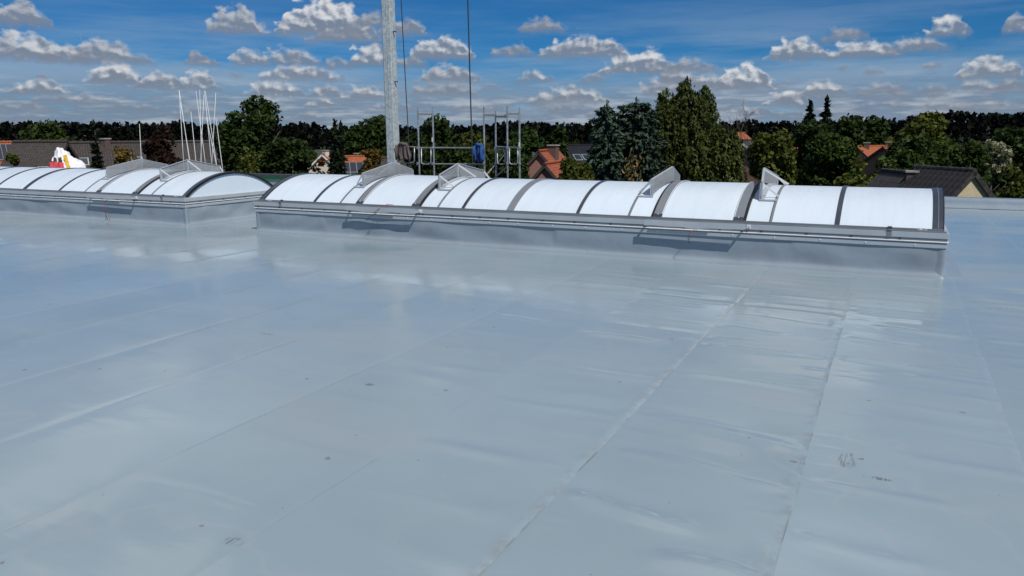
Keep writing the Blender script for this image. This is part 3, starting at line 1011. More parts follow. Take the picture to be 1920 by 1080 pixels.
    # ribs
    for (x, wd, kind) in edges:
        q = MB()
        if kind == 'thin':
            strip_arc(q, x - 0.014, x + 0.014, 0.001, 0.013, n=36); e = q.build('rib', M['alu_mid'])
            q = MB(); strip_arc(q, x - 0.020, x - 0.0145, 0.001, 0.010, n=36); set_smooth_by_angle(q.build('gasket', M['rubber'], e))
        elif kind == 'grey':
            strip_arc(q, x - wd / 2, x + wd / 2, 0.001, 0.018, n=36); e = q.build('rib', M['alu_mid'])
        elif kind == 'dark':
            strip_arc(q, x - wd / 2, x + wd / 2, 0.001, 0.016, n=36); e = q.build('rib', M['alu_dark'])
        else:                                            # wide grey band framing a vent; the flap side carries a black seal
            s = 1 if kind == 'bandR' else -1
            strip_arc(q, x - wd / 2, x + wd / 2, 0.024, 0.036, -0.985, 0.985, n=36); e = q.build('vent_frame', M['alu_mid'])
            q = MB(); xs_ = x + s * (wd / 2 + 0.018)
            strip_arc(q, xs_ - 0.017, xs_ + 0.017, 0.001, 0.022, n=36); set_smooth_by_angle(q.build('seal', M['rubber'], e))
            q = MB(); xl = x - s * (wd / 2 - 0.004); strip_arc(q, xl - 0.004, xl + 0.004, 0.0365, 0.041, -0.985, 0.985, n=36); set_smooth_by_angle(q.build('frame_lip', M['alu_bright_glint'], e))
            y_, z_ = arc(-0.955, 0.036)
            q = MB(); strip_arc(q, x - wd / 2, x + wd / 2, 0.0365, 0.042, -0.995, -0.945, 4); q.build('shoe', M['alu_dark'], e)
            q = MB(); q.tube([(x, y_ - 0.006, z_ + 0.004), (x, y_ - 0.012, z_ + 0.012)], 0.008, 8); q.build('screw', M['alu_bright_glint'], e)
        set_smooth_by_angle(e)
        # bright cut end at the foot
        y_, z_ = arc(-1.0, 0.006)
        q = MB(); q.box((x + (0.0 if kind == 'thin' else wd / 2 - 0.012), y_ - 0.006, z_ - 0.006), (0.022, 0.012, 0.022)); q.build('foot', M['alu_bright_glint'], e)
    # vents: projecting lower rail held off the kerb on end brackets, lever box, cable
    for k_, (va, vb) in enumerate(vents):
        a, b = va - 0.13, vb + 0.12
        n = 24
        q = MB(); rr = random.Random(seed + k_)
        P = np.zeros((4, n + 1, 3))
        for i in range(n + 1):
            s = i / n
            wv = 0.006 * math.sin(s * 9 + k_) + 0.004 * math.sin(s * 21)
            for j, (yy, zz) in enumerate(((Y0 - 0.144, 0.556 + wv * 0.4), (Y0 - 0.148, 0.472 + wv), (Y0 - 0.144, 0.472 + wv), (Y0 - 0.140, 0.556 + wv * 0.4))):
                P[j, i] = (a + (b - a) * s, yy, zz)
        q.grid(P); q.grid(P[[3, 0]])
        for e_ in (0, n): q.quad(P[0, e_], P[1, e_], P[2, e_], P[3, e_])
        vr = q.build('vent_rail', M['alu'], smooth=False)
        q = MB(); q.box(((a + b) / 2, Y0 - 0.138, 0.559), (b - a, 0.010, 0.005)); q.build('rail_lip', M['alu_mid'], vr)
        for x in (a + 0.01, b - 0.01):
            q = MB(); q.box((x, Y0 - 0.086, 0.50), (0.02, 0.11, 0.03)); q.build('bracket', M['alu'], vr)
        q = MB(); q.box((b + 0.035, Y0 - 0.038, 0.512), (0.05, 0.012, 0.05)); q.box((b + 0.05, Y0 - 0.050, 0.522), (0.02, 0.014, 0.012)); q.tube([(b + 0.05, Y0 - 0.044, 0.497), (b + 0.05, Y0 - 0.06, 0.497)], 0.007, 8); q.build('hinge', M['alu_bright_glint'], vr)
        q = MB(); q.tube([(a + 0.04, Y0 - 0.043, 0.4295), ((a + b) / 2 + 0.2, Y0 - 0.043, 0.4295)], 0.009, 10); q.build('conduit', M['alu_bright_glint'], vr)
    for (pts, red) in wires:
        q = MB(); q.tube(pts, 0.0045, 6); q.build('cable', M['wire'] if red else M['wire_dark'], smooth=True)
    for X, s in strips:
        deflector(None, X, s)
    # hang everything made here on the root
    for o in set(bpy.data.objects) - kids_before:
        if o.parent is None:
            o.parent = root
            o.location = o.location - off
    return root


near_ribs = [(-0.59, 0.055, 'dark'), (-1.41, 0.03, 'thin'), (-1.83, 0.125, 'bandR'), (-2.95, 0.125, 'bandL'), (-3.38, 0.03, 'thin'), (-4.18, 0.05, 'dark'),
             (-5.31, 0.12, 'dark2'), (-6.16, 0.05, 'dark'), (-6.63, 0.03, 'thin'), (-7.06, 0.125, 'bandR'), (-8.20, 0.125, 'bandL'), (-8.64, 0.03, 'thin'), (-9.22, 0.05, 'dark')]
near_ribs = [(x, w_, 'grey' if k_ == 'dark2' else k_) for (x, w_, k_) in near_ribs]
wn = [([(-2.35, Y0 - 0.05, 0.46), (-2.36, Y0 - 0.12, 0.47), (-2.42, Y0 - 0.22, 0.40), (-2.44, Y0 - 0.22, 0.34)], True), ([(-2.44, Y0 - 0.22, 0.34), (-2.42, Y0 - 0.26, 0.30), (-2.40, Y0 - 0.24, 0.26)], False),
      ([(-7.55, Y0 - 0.05, 0.60), (-7.60, Y0 - 0.12, 0.57), (-7.72, Y0 - 0.20, 0.47), (-7.78, Y0 - 0.13, 0.44)], True), ([(-7.45, Y0 - 0.02, 0.60), (-7.55, Y0 - 0.05, 0.60)], True),
      ([(-7.78, Y0 - 0.05, 0.44), (-7.80, Y0 - 0.2, 0.40), (-7.86, Y0 - 0.24, 0.33)], False)]
skylight(-10.55, 0.64, near_ribs, [(-2.95, -1.83), (-8.20, -7.06)], 'white barrel-vault skylight on grey kerb, the long one nearest the camera', 3, wn,
         [(-3.17, -1), (-1.62, 1), (-8.44, -1), (-6.86, 1)])
left_ribs = [(-13.45, 0.03, 'thin'), (-13.93, 0.125, 'bandR'), (-15.06, 0.125, 'bandL'), (-15.55, 0.03, 'thin'), (-16.41, 0.05, 'dark'), (-17.66, 0.11, 'dark'), (-18.75, 0.05, 'dark'),
             (-19.85, 0.05, 'dark'), (-20.95, 0.05, 'dark'), (-22.1, 0.05, 'dark')]
wl = [([(-14.62, Y0 - 0.03, 0.46), (-14.66, Y0 - 0.10, 0.42), (-14.66, Y0 - 0.13, 0.25), (-14.60, Y0 - 0.10, 0.12), (-14.52, Y0 - 0.14, 0.03)], True), ([(-14.66, Y0 - 0.13, 0.25), (-14.66, Y0 - 0.12, 0.12), (-14.65, Y0 - 0.10, 0.03)], False)]
skylight(-23.6, -12.42, left_ribs, [(-15.06, -13.93)], 'white barrel-vault skylight farther left, its curved end wall showing', 5, wl, [(-15.32, -1), (-13.66, 1)])

# ------------------------------------------------------------------ things on and beside the roof
def crane():
    Y = 23.2
    b = atY(736, 300, Y); t = atY(729.5, 0, Y)
    x = (b.x + t.x) / 2
    w = 0.345
    root = thing('crane_mast', (x, Y, GROUND), 'galvanised steel crane mast rising past the top of the picture', 'crane')
    H = 21.0
    q = MB()
    # two folded halves meeting in a seam, with small returns at the corners
    for s in (-1, 1):
        q.box((s * (w / 4 + 0.0015), 0, H / 2), (w / 2 - 0.003, w, H))
    q.build('mast', M['galv'], root, bevel=0.02)
    q = MB(); q.box((-w / 2 - 0.012, -0.05, H / 2), (0.022, w * 0.5, H)); q.build('corner_rail', M['alu_dark'], root)
    q = MB(); q.box((w / 2 - 0.004 - w * 0.42, -w / 2 - 0.006, H / 2), (0.012, 0.012, H)); q.build('weld_seam', M['galv'], root)
    for z in (7.9, 10.2, 11.9, 13.6):
        q = MB(); q.box((w / 2 + 0.05, 0, z), (0.10, 0.06, 0.03)); q.box((w / 2 + 0.10, 0, z - 0.02), (0.02, 0.05, 0.05)); q.build('rope_guide', M['alu_dark'], root)
    q = MB(); q.box((0.9, 0, H + 0.2), (3.0, 0.4, 0.4)); q.build('head', M['galv'], root)
    q = MB(); q.box((0, 0, 0.15), (2.2, 2.2, 0.3)); q.build('base', M['concrete'], root)
    for (pa, pb, r, lb) in (((752, 0), (765, 240), 0.016, 'a'), ((877, 0), (886, 310), 0.022, 'b')):
        A = atY(*pa, Y - 0.02) - root.location; B = atY(*pb, Y - 0.02) - root.location
        A2 = A + (A - B) * ((H - A.z) / (A.z - B.z)); B2 = B + (B - A) * ((B.z - 3.0) / (A.z - B.z))
        pts = [A2.lerp(B2, i / 8) for i in range(9)]
        q = MB(); q.tube(pts, r, 6); q.build('rope', M['rope'], root, smooth=True)
    return root


crane()


def scaffold():
    Y = 21.55
    root = thing('scaffold', (-10.5, Y, GROUND), 'steel tube scaffold with guardrails standing above the far roof edge', 'scaffold')
    def loc(px, py, y): return atY(px, py, y) - root.location
    def post(px, ptop, pbot, y):
        a = loc(px, ptop, y)
        q = MB()
        q.tube([(a.x, a.y, 0), (a.x, a.y, a.z - 0.16)], 0.029, 10); q.tube([(a.x, a.y, a.z - 0.17), (a.x, a.y, a.z)], 0.022, 10)
        return q.build('standard', M['scaf'], root, smooth=False)
    cols = [(783, 200, Y), (811, 201, Y), (907, 200, Y), (929, 208, Y + 0.75), (951, 199, Y), (974, 201, Y)]
    P = {}
    for (px, pt, y) in cols:
        post(px, pt, 333, y); P[px] = y
        for pz in (277, 307):
            c = loc(px, pz, y)
            q = MB(); q.tube([c + Vector((0, 0, -0.045)), c + Vector((0, 0, 0.045))], 0.040, 8); q.box(c + Vector((0.04, -0.025, 0)), (0.04, 0.04, 0.05)); q.build('coupler', M['scaf'], root)
    def bar(a, b, r=0.024, name='guardrail', m='scaf'):
        q = MB(); q.tube([a, b], r, 8); return q.build(name, M[m], root, smooth=False)
    # cross heads with toothed rosette plates
    def head(x0, x1, py, y0, y1):
        a, b = loc(x0, py, y0), loc(x1, py, y1)
        o = bar(a, b, 0.028, 'transom')
        q = MB(); n = 7
        for i in range(1, n):
            c = a.lerp(b, i / n); q.box(c + Vector((0, 0, 0.045)), (0.035, 0.05, 0.045)); q.box(c + Vector((0, -0.02, -0.035)), (0.06, 0.02, 0.03))
        q.build('lug', M['alu'], o)
    head(783, 811, 214, Y, Y); head(907, 929, 215, Y, Y + 0.75); head(929, 951, 218, Y + 0.75, Y); head(951, 974, 214, Y, Y)
    # guardrails
    for py in (277, 307.5):
        bar(loc(811, py, Y), loc(907, py + 0.5, Y)); 
    bar(loc(742, 274, Y), loc(783, 276, Y)); bar(loc(783, 277, Y), loc(811, 277, Y)); bar(loc(929, 275, Y + 0.75), loc(974, 277, Y))
    # hanging guard frames with rounded lower corners
    def loop(x0, x1, y0, y1, y):
        a, b, c, d = loc(x0, y0, y), loc(x0, y1, y), loc(x1, y1, y), loc(x1, y0, y)
        r = 0.28
        pts = [a, a.lerp(b, 1 - r * 0.5), b.lerp(a, 0.06).lerp(c, 0.07), b.lerp(c, r), c.lerp(b, r), c.lerp(d, 0.06).lerp(b, 0.07), d.lerp(c, 1 - r * 0.5), d]
        q = MB(); q.tube(pts, 0.021, 8); q.build('guard_frame', M['scaf'], root, smooth=True)
    loop(746, 777, 275, 306, Y); loop(790, 808, 278, 308, Y); loop(932.5, 947, 278, 308, Y + 0.5); loop(955, 971, 278, 308, Y)
    # diagonals and the lift decks below the roof edge
    bar(loc(951, 312, Y), loc(911, 349, Y + 0.75), 0.022, 'brace'); bar(loc(929, 308, Y + .75), loc(907, 334, Y), 0.022, 'brace'); bar(loc(947, 288, Y + .4), loc(934, 305, Y + 0.4), 0.018, 'brace')
    for z in (5.35, 3.3):
        q = MB(); q.box((loc(850, 300, Y).x, 0.55, z), (5.6, 0.9, 0.06)); q.build('deck', M['timber'], root)
    # white tape wrapped on two tubes
    for px, py in ((811, 262), (974, 271)):
        c = loc(px, py, Y); q = MB(); q.tube([c - Vector((0, 0, 0.07)), c + Vector((0, 0, 0.07))], 0.0305, 10); q.build('tape', M['white'], root)


scaffold()


def garment(name, px0, px1, py0, py1, Y, mt, label, sleeves, seed):
    """a jacket thrown over a rail: folded cloth body with a hanging sleeve"""
    r = random.Random(seed)
    c = atY((px0 + px1) / 2, py0, Y)
    root = thing(name, c, label, 'jacket')
    def L(px, py, y=Y): return atY(px, py, y) - c
    w = (L(px1, py0) - L(px0, py0)).x
    h = -(L(px0, py1) - L(px0, py0)).z
    nu, nv = 22, 18
    P = np.zeros((nv, nu, 3)); Q = np.zeros((nv, nu, 3))
    for i in range(nv):
        v = i / (nv - 1)
        for j in range(nu):
            u = j / (nu - 1)
            fold = 0.035 * math.sin(u * 17 + seed + 1.5 * math.sin(v * 3)) * (0.25 + v) + 0.02 * math.sin(u * 39 + v * 2)
            sp = 0.75 + 0.25 * math.sin(v * 2.2) + 0.05 * math.sin(v * 9 + seed)
            x = (u - 0.5) * w * sp + 0.05 * w * v
            z = -v * h * (0.90 + 0.14 * math.sin(u * 5.0 + seed)) + 0.02 * math.sin(u * 11)
            top = 0.03 * (1 - v) ** 4
            P[i, j] = (x, -0.045 - fold, z + top)
            Q[i, j] = (x * 0.97, 0.05 + fold * 0.6, z * 0.86 + top)
    q = MB(); q.grid(P); q.grid(Q, flip=True); q.grid(np.stack([P[0], Q[0]])); q.grid(np.stack([P[:, 0], Q[:, 0]])); q.grid(np.stack([P[:, -1], Q[:, -1]])); q.grid(np.stack([P[-1], Q[-1]]))
    q.build('body', mt, root, smooth=True)
    for (sx, ln) in sleeves:
        q = MB(); pts = [(sx * w, -0.07, 0.02), (sx * w * 1.05, -0.13, -0.25 * ln * h), (sx * w * 0.98, -0.12, -0.6 * ln * h), (sx * w * 1.04, -0.10, -ln * h)]
        q.tube(pts, [0.035, 0.05, 0.045, 0.035], 8); q.build('sleeve', mt, root, smooth=True)
    q = MB(); q.tube([(-w * 0.35, 0.0, 0.035), (-w * 0.1, -0.05, 0.07), (w * 0.2, -0.03, 0.05), (w * 0.35, 0.02, 0.03)], [0.03, 0.06, 0.055, 0.03], 8); q.build('collar', mt, root, smooth=True)
    return root


garment('jacket', 744, 768, 273, 304, 21.45, M['cloth_brown'], 'grey-brown jacket hung over the scaffold rail beside the mast', [(-0.42, 0.85)], 2)
garment('jacket', 888, 908, 275, 303, 21.45, M['cloth_blue'], 'blue jacket hung over the scaffold rail', [(0.36, 1.05), (-0.3, 0.75)], 5)

# lightning rods leaning together behind the left skylight
RODS = [((335.8, 168.6), (343.9, 298.7)), ((336.4, 170.8), (354.4, 296.6)), ((338.5, 192), (355.5, 297)), ((358, 209), (366.8, 297.7)), ((367.5, 170.8), (384.3, 299.8)), ((374.5, 168.6), (377.8, 299.8)),
        ((382.4, 178), (376.3, 299)), ((383.3, 169.7), (396.4, 302)), ((385, 170.8), (405.8, 304)), ((404.7, 174), (397.5, 301)), ((405, 222), (418, 321.7)), ((387, 220), (404.5, 303)), ((261.5, 232), (265, 300))]
for i, (a, b) in enumerate(RODS):
    Yr = 16.2 + (i * 37 % 11) * 0.11
    A, B = atY(*a, Yr), atY(*b, Yr)
    B = B + (B - A) * ((B.z - 0.03) / (A.z - B.z))
    lab = 'thin white lightning rod in the cluster behind the left skylight'
    grp = 'lightning rods behind the left skylight'
    if i == 10: lab, grp = 'white lightning rod leaning at the right edge of the cluster, shorter than most', None
    if i == 12: lab, grp = 'single pale rod standing apart, left of the rod cluster', None
    root = thing('lightning_rod', B, lab, 'lightning rod', grp)
    d = A - B
    q = MB(); q.tube([(0, 0, 0), d * 0.5, d], [0.012, 0.010, 0.006], 8); q.build('rod', M['rod'], root, smooth=True)
    q = MB(); q.tube([(0, 0, -0.015), (0, 0, 0.05), (0, 0, 0.07)], [0.15, 0.14, 0.10], 16); q.build('foot', M['concrete'], root)


def big_bag():
    Y = 15.6
    c = atY(122, 316, Y); top = atY(128, 279, Y)
    wl = (atY(146, 316, Y) - atY(97, 316, Y)).x
    h = top.z
    root = thing('bulk_bag', (c.x, Y, 0.0), 'crumpled white bulk bag with red print and yellow strap behind the left skylight', 'bag')
    bm = bmesh.new()
    bmesh.ops.create_icosphere(bm, subdivisions=5, radius=1.0)
    from mathutils import noise as mn
    h0 = 0.55 * h
    for v in bm.verts:
        p = v.co.copy()
        n = mn.fractal(p * 1.6 + Vector((3, 1, 7)), 0.9, 2.0, 5)
        r = mn.noise(p * 4.0) * 0.07 + abs(mn.noise(p * 2.3 + Vector((9, 2, 1)))) * 0.22
        z = (p.z + 1) * 0.5
        wid = wl * (0.50 - 0.08 * z) * (1.0 if z < 0.55 else max(0.25, 1.0 - (z - 0.55) * 1.45))
        q = p.copy(); l = math.hypot(p.x, p.y) + 1e-5
        k = (l ** 0.55) / l
        sh = 0.10 * wl * math.sin(z * 4.0)
        v.co = Vector((p.x * k * wid * (1 + 0.12 * n - r) + sh, p.y * k * wid * 0.9 * (1 + 0.12 * n - r), z * h * (1 + 0.10 * n - 0.5 * r)))
    for f in bm.faces: f.smooth = True
    me = bpy.data.meshes.new('sack'); bm.to_mesh(me)
    me.materials.append(M['bag'])
    body = link(bpy.data.objects.new('sack', me), root)
    # printed panels follow the skin
    def patch(name, test, mt, lift):
        b2 = bm.copy()
        b2.normal_update()
        for v in b2.verts: v.co += v.normal * lift
        dead = [f for f in b2.faces if not test(f.calc_center_median(), f.normal)]
        bmesh.ops.delete(b2, geom=dead, context='FACES')
        m2 = bpy.data.meshes.new(name); b2.to_mesh(m2); b2.free(); m2.materials.append(mt)
        link(bpy.data.objects.new(name, m2), body)
    cam_dir = (EYE - root.location).normalized()
    side = Vector((cam_dir.y, -cam_dir.x, 0)) * -1
    S = lambda p: p.dot(side) / wl
    Z = lambda p: p.z / h
    patch('red_print', lambda p, n: n.dot(cam_dir) > 0.05 and -0.60 < S(p) < -0.02 and 0.46 < Z(p) + 0.15 * S(p) < 0.68, M['bag_red'], 0.004)
    patch('black_print', lambda p, n: n.dot(cam_dir) > 0.05 and -0.30 < S(p) < 0.02 and 0.70 < Z(p) < 0.80 and math.sin(S(p) * 60) > -0.5, M['bag_black'], 0.005)
    patch('lettering', lambda p, n: n.dot(cam_dir) > 0.05 and -0.60 < S(p) < -0.05 and 0.44 < Z(p) < 0.53 and math.sin(S(p) * 75) * math.sin(p.z * 40) > 0.3, M['bag_black'], 0.006)
    patch('strap', lambda p, n: n.dot(cam_dir) > -0.2 and 0.02 < S(p) + 0.12 * (Z(p) - 0.6) < 0.10 and 0.50 < Z(p) < 0.86, M['yellow'], 0.008)
    bm.free()


big_bag()

# ------------------------------------------------------------------ ground
gm = MB()
gm.quad((-4000, -4000, GROUND), (4000, -4000, GROUND), (4000, 4000, GROUND), (-4000, 4000, GROUND))
tag(gm.build('ground', M['ground']), kind='structure')

# ------------------------------------------------------------------ houses
def uv_slope(me, ridge_dir, down_dir, origin):
    uvl = me.uv_layers.new(name='slope')
    for lp in me.loops:
        p = Vector(me.vertices[lp.vertex_index].co) - origin
        uvl.data[lp.index].uv = (p.dot(ridge_dir), p.dot(down_dir))


def house(name, label, A, B, halfw, drop, roof_m, wall_m, base=None, chimneys=(), gable=(), roofwin=(), solar=None, trim='trim', over=0.3, tiles=False, group=None, flip=1):
    """ridge from A to B (world points at one height); eaves halfw out and drop below"""
    A = Vector(A); B = Vector(B); B.z = A.z
    base = GROUND if base is None else base
    root = thing(name, ((A.x + B.x) / 2, (A.y + B.y) / 2, base), label, 'house', group)
    o = Vector(root.location)
    a, b = A - o, B - o
    d = (b - a); Lr = d.length; d.normalize()
    s = Vector((d.y, -d.x, 0))
    if s.dot(EYE - A) < 0: s = -s                         # s points towards the camera side
    zr = a.z; ze = zr - drop
    # walls (a closed prism)
    q = MB()
    wh = halfw - over
    i0, i1 = a + d * over, b - d * over
    dz = drop * (wh / halfw) + 0.14
    prof = [(-wh, 0.0), (wh, 0.0), (wh, zr - dz), (0, zr - 0.14), (-wh, zr - dz)]
    r0 = [Vector((i0.x, i0.y, 0)) + s * x + Vector((0, 0, z)) for x, z in prof]
    r1 = [Vector((i1.x, i1.y, 0)) + s * x + Vector((0, 0, z)) for x, z in prof]
    q.poly(r0); q.poly(r1[::-1])
    for i in range(5):
        j = (i + 1) % 5
        q.quad(r0[i], r1[i], r1[j], r0[j])
    q.build('wall', wall_m, root)
    slopes = []
    for sg in (1, -1):
        dn = (s * sg * halfw + Vector((0, 0, -drop))); Ls = dn.length; dn.normalize()
        nrm = d.cross(dn); nrm = nrm if nrm.z > 0 else -nrm
        q = MB()
        c = [a, b, b + dn * Ls, a + dn * Ls]
        top = c; bot = [p - nrm * 0.13 for p in c]
        q.poly(top); q.poly(bot[::-1])
        for i in range(4): q.quad(top[i], bot[i], bot[(i + 1) % 4], top[(i + 1) % 4])
        r = q.build('roof', roof_m if not tiles else M['trim'], root, fix=True)
        uv_slope(r.data, d, dn, a)
        slopes.append((r, dn, nrm, Ls))
        if tiles and sg == 1:
            tw, tl = tiles
            ncol = int(Lr / tw); nrow = int(Ls / tl)
            tm = MB(); L2 = tl * 1.15
            tm.box((0, -L2 / 2, 0.02), (tw * 0.97, L2, 0.05))
            tm.quad((-tw * 0.2, 0, 0.047), (tw * 0.2, 0, 0.047), (tw * 0.2, -L2, 0.058), (-tw * 0.2, -L2, 0.058))
            tme = tm.mesh('tile', M['tile_piece'])
            rm3 = Matrix((d, -dn, nrm)).transposed()
            rr = random.Random(3); cnt = 0
            for i in range(nrow):
                for j in range(ncol):
                    if cnt >= 300: break
                    cnt += 1
                    t = link(bpy.data.objects.new('tile', tme), r)
                    mt4 = (rm3 @ Matrix.Rotation(R_(6.0 + rr.uniform(-0.7, 0.7)), 3, 'X') @ Matrix.Rotation(R_(rr.uniform(-0.8, 0.8)), 3, 'Z')).to_4x4()
                    mt4.translation = a + d * (tw * (j + 0.5)) + dn * (tl * i + 0.02) + nrm * (0.018 + rr.uniform(0, 0.008))
                    t.matrix_local = mt4
    # ridge caps
    q = MB(); n = max(4, int(Lr / 0.4)); 
    for i in range(n):
        p0, p1 = a.lerp(b, i / n), a.lerp(b, (i + 1.12) / n)
        q.tube([p0 + Vector((0, 0, -0.02)), p1 + Vector((0, 0, 0.0))], [0.12, 0.135], 8)
    rc = q.build('ridge_cap', roof_m if not tiles else M['tile_piece'], slopes[0][0])
    if not tiles: uv_slope(rc.data, d, Vector((0, 0, 1)), a)
    # barge boards
    for e, sg_e in ((a, -1), (b, 1)):
        q = MB()
        for (r, dn, nrm, Ls) in slopes:
            q.beam(e + d * sg_e * 0.02 - nrm * 0.09, e + d * sg_e * 0.02 + dn * Ls - nrm * 0.09, 0.035, 0.22, 0, nrm)
        q.build('barge_board', M[trim], root)
    for (t, off, hh, w_) in chimneys:
        p = a.lerp(b, t) + s * off + Vector((0, 0, -abs(off) / halfw * drop))
        q = MB(); q.box(p + Vector((0, 0, hh / 2 - 0.3)), (w_, w_, hh + 0.6)); ch = q.build('chimney', M['chim'] if wall_m != M['cream'] else M['trim_white'], slopes[0][0])
        q = MB(); q.box(p + Vector((0, 0, hh + 0.04)), (w_ * 1.25, w_ * 1.25, 0.09)); q.build('chimney_cap', M['concrete'], slopes[0][0])
    for (e, off, z, w_, h_) in gable:
        p = (a if e == 0 else b); nd = -d if e == 0 else d
        c = Vector((p.x, p.y, 0)) - nd * (over - 0.02) + s * off + Vector((0, 0, zr - z))
        q = MB(); q.beam(c - s * w_ / 2, c + s * w_ / 2, 0.06, h_); wn_ = q.build('window', M['trim_white'], root)
        for k_ in (-1, 1):
            q = MB(); q.beam(c - s * (w_ / 2 - 0.06) * (1 if k_ < 0 else 0) + s * (0.03 if k_ > 0 else 0) + nd * 0.02, c + s * (w_ / 2 - 0.06) * (1 if k_ > 0 else 0) - s * (0.03 if k_ < 0 else 0) + nd * 0.02, 0.05, h_ - 0.14); q.build('pane', M['glass'], wn_)
    r, dn, nrm, Ls = slopes[0]
    rot = Matrix((d, -dn, nrm)).transposed()
    for (t, v, w_, h_) in roofwin:
        c = a.lerp(b, t) + dn * Ls * v
        q = MB(); q.box(c + nrm * 0.03, (w_ + 0.14, h_ + 0.14, 0.10), 0, rot); f_ = q.build('roof_window', M['alu'], r)
        q = MB(); q.box(c + nrm * 0.07, (w_, h_, 0.05), 0, rot); q.build('pane', M['glass'], f_)
    if solar:
        t0, t1, v0, v1, nc, nr = solar
        for i in range(nc):
            for j in range(nr):
                c = a.lerp(b, t0 + (t1 - t0) * (i + 0.5) / nc) + dn * Ls * (v0 + (v1 - v0) * (j + 0.5) / nr) + nrm * 0.09
                q = MB(); q.box(c, (Lr * (t1 - t0) / nc * 0.97, Ls * (v1 - v0) / nr * 0.97, 0.04), 0, rot); sp = q.build('solar_panel', M['alu'], r)
                q = MB(); q.box(c + nrm * 0.012, (Lr * (t1 - t0) / nc * 0.92, Ls * (v1 - v0) / nr * 0.94, 0.03), 0, rot); q.build('cells', M['solar'], sp)
    return root


M['chim'] = brick_mat('chimney_brick', (0.10, 0.055, 0.042), (0.13, 0.075, 0.055), (0.14, 0.12, 0.11))
# long brown-roofed house on the left (two roofs meeting)
house('house', 'long low house with brown tiled roof left of the lightning rods', at(118, 268, 54), at(452, 263, 60), 5.2, 3.7, M['tile_brown'], M['brick'], chimneys=[(0.12, -0.4, 0.15, 0.4), (0.22, 0.3, 0.45, 0.45), (0.62, -0.6, 0.2, 0.4)],
      roofwin=[(0.09, 0.36, 0.55, 0.7), (0.37, 0.35, 0.6, 0.6)])
house('house', 'brown hipped wing with plain tiled roof at the far left', at(24, 266, 50), at(126, 267, 50.5), 5.2, 3.9, M['tile_brown'], M['brick'], roofwin=[(0.78, 0.47, 0.5, 0.6)])
house('house', 'small roof with a row of dark solar panels at the left edge', at(-60, 267, 64), at(30, 266, 66), 4.0, 2.8, M['tile_orange'], M['brick'], solar=(0.1, 0.98, 0.08, 0.55, 8, 1))
house('house', 'pale gabled house with orange roof beside the dark spruce', at(603, 289, 112), at(622, 287, 121), 4.0, 3.8, M['tile_orange'], M['cream'], trim='trim_white', chimneys=[(0.25, 0.2, 0.6, 0.7)], gable=[(0, 0.0, 3.2, 0.9, 1.1)])
house('house', 'orange-roofed house with dark solar panels left of the mast', at(636, 293, 88), at(700, 294, 89), 4.2, 3.0, M['tile_orange'], M['brick'], solar=(0.08, 0.85, 0.24, 0.97, 4, 2), chimneys=[(0.5, -0.2, 0.4, 0.4)])
house('house', 'dark brown roof close behind the foot of the mast', at(688, 297, 66), at(752, 296, 68), 3.8, 2.8, M['tile_brown'], M['brick'])
house('house', 'red brick house with steep orange roof right of the scaffold', at(1010, 283, 62), at(1046, 280, 68), 3.3, 3.5, M['tile_red'], M['brick'], chimneys=[(0.45, 0.5, 0.9, 0.7)], gable=[(0, 0.2, 2.3, 0.9, 1.1)], over=0.2)
house('house', 'small orange-roofed brick annex in front of the red brick house', at(1021, 307, 57), at(1054, 302, 62), 2.3, 2.5, M['tile_red'], M['brick'], gable=[(0, 0.1, 1.9, 0.8, 1.0)], over=0.2)
house('house', 'dark slate-roofed house left of the blue spruces', at(1056, 272, 96), at(1120, 272, 98), 4.5, 3.4, M['tile_dark'], M['trim_white'], roofwin=[(0.2, 0.45, 0.9, 1.0), (0.45, 0.45, 0.9, 1.0)])
house('house', 'orange hipped roof glimpsed behind the bare tree', at(1372, 249, 122), at(1396, 249, 124), 4.6, 3.2, M['tile_orange'], M['brick'])
house('house', 'grey-brown roof with white barge board beside the round tree', at(1386, 263, 92), at(1440, 263, 98), 4.2, 3.0, M['tile_grey'], M['brick'], trim='trim_white')
house('house', 'orange-roofed house with chimneys deep between the right-hand trees', at(1606, 274, 104), at(1668, 275, 106), 4.0, 2.6, M['tile_orange'], M['brick'], chimneys=[(0.25, 0.3, 0.6, 0.7), (0.9, 0.2, 0.6, 0.6)])
house('house', 'orange roof just right of the chimneyed house', at(1655, 275, 98), at(1696, 276, 100), 3.6, 2.4, M['tile_red'], M['brick'])
house('house', 'orange gable roof behind the round tree', at(1478, 276, 108), at(1496, 272, 112), 3.6, 3.0, M['tile_orange'], M['brick'])
# nearest house: tiles built one by one
gA = at(1829, 320, 35.0)
gB = at(1716, 312, 38.9)
house('house', 'grey-tiled house with sand-coloured gable at the right, beyond the parapet', gA, gB, 4.4, 4.6, M['tile_grey'], M['sandbrick'], over=0.12, tiles=(0.36, 0.38), chimneys=[(0.93, 0.35, 0.12, 0.5)],
      roofwin=[(0.06, 0.52, 0.6, 0.9)], trim='tile_piece')
house('house', 'lower grey tiled extension joined to the sand-gabled house', at(1722, 326, 39.4), at(1655, 322, 43.5), 4.0, 4.2, M['tile_grey'], M['sandbrick'])

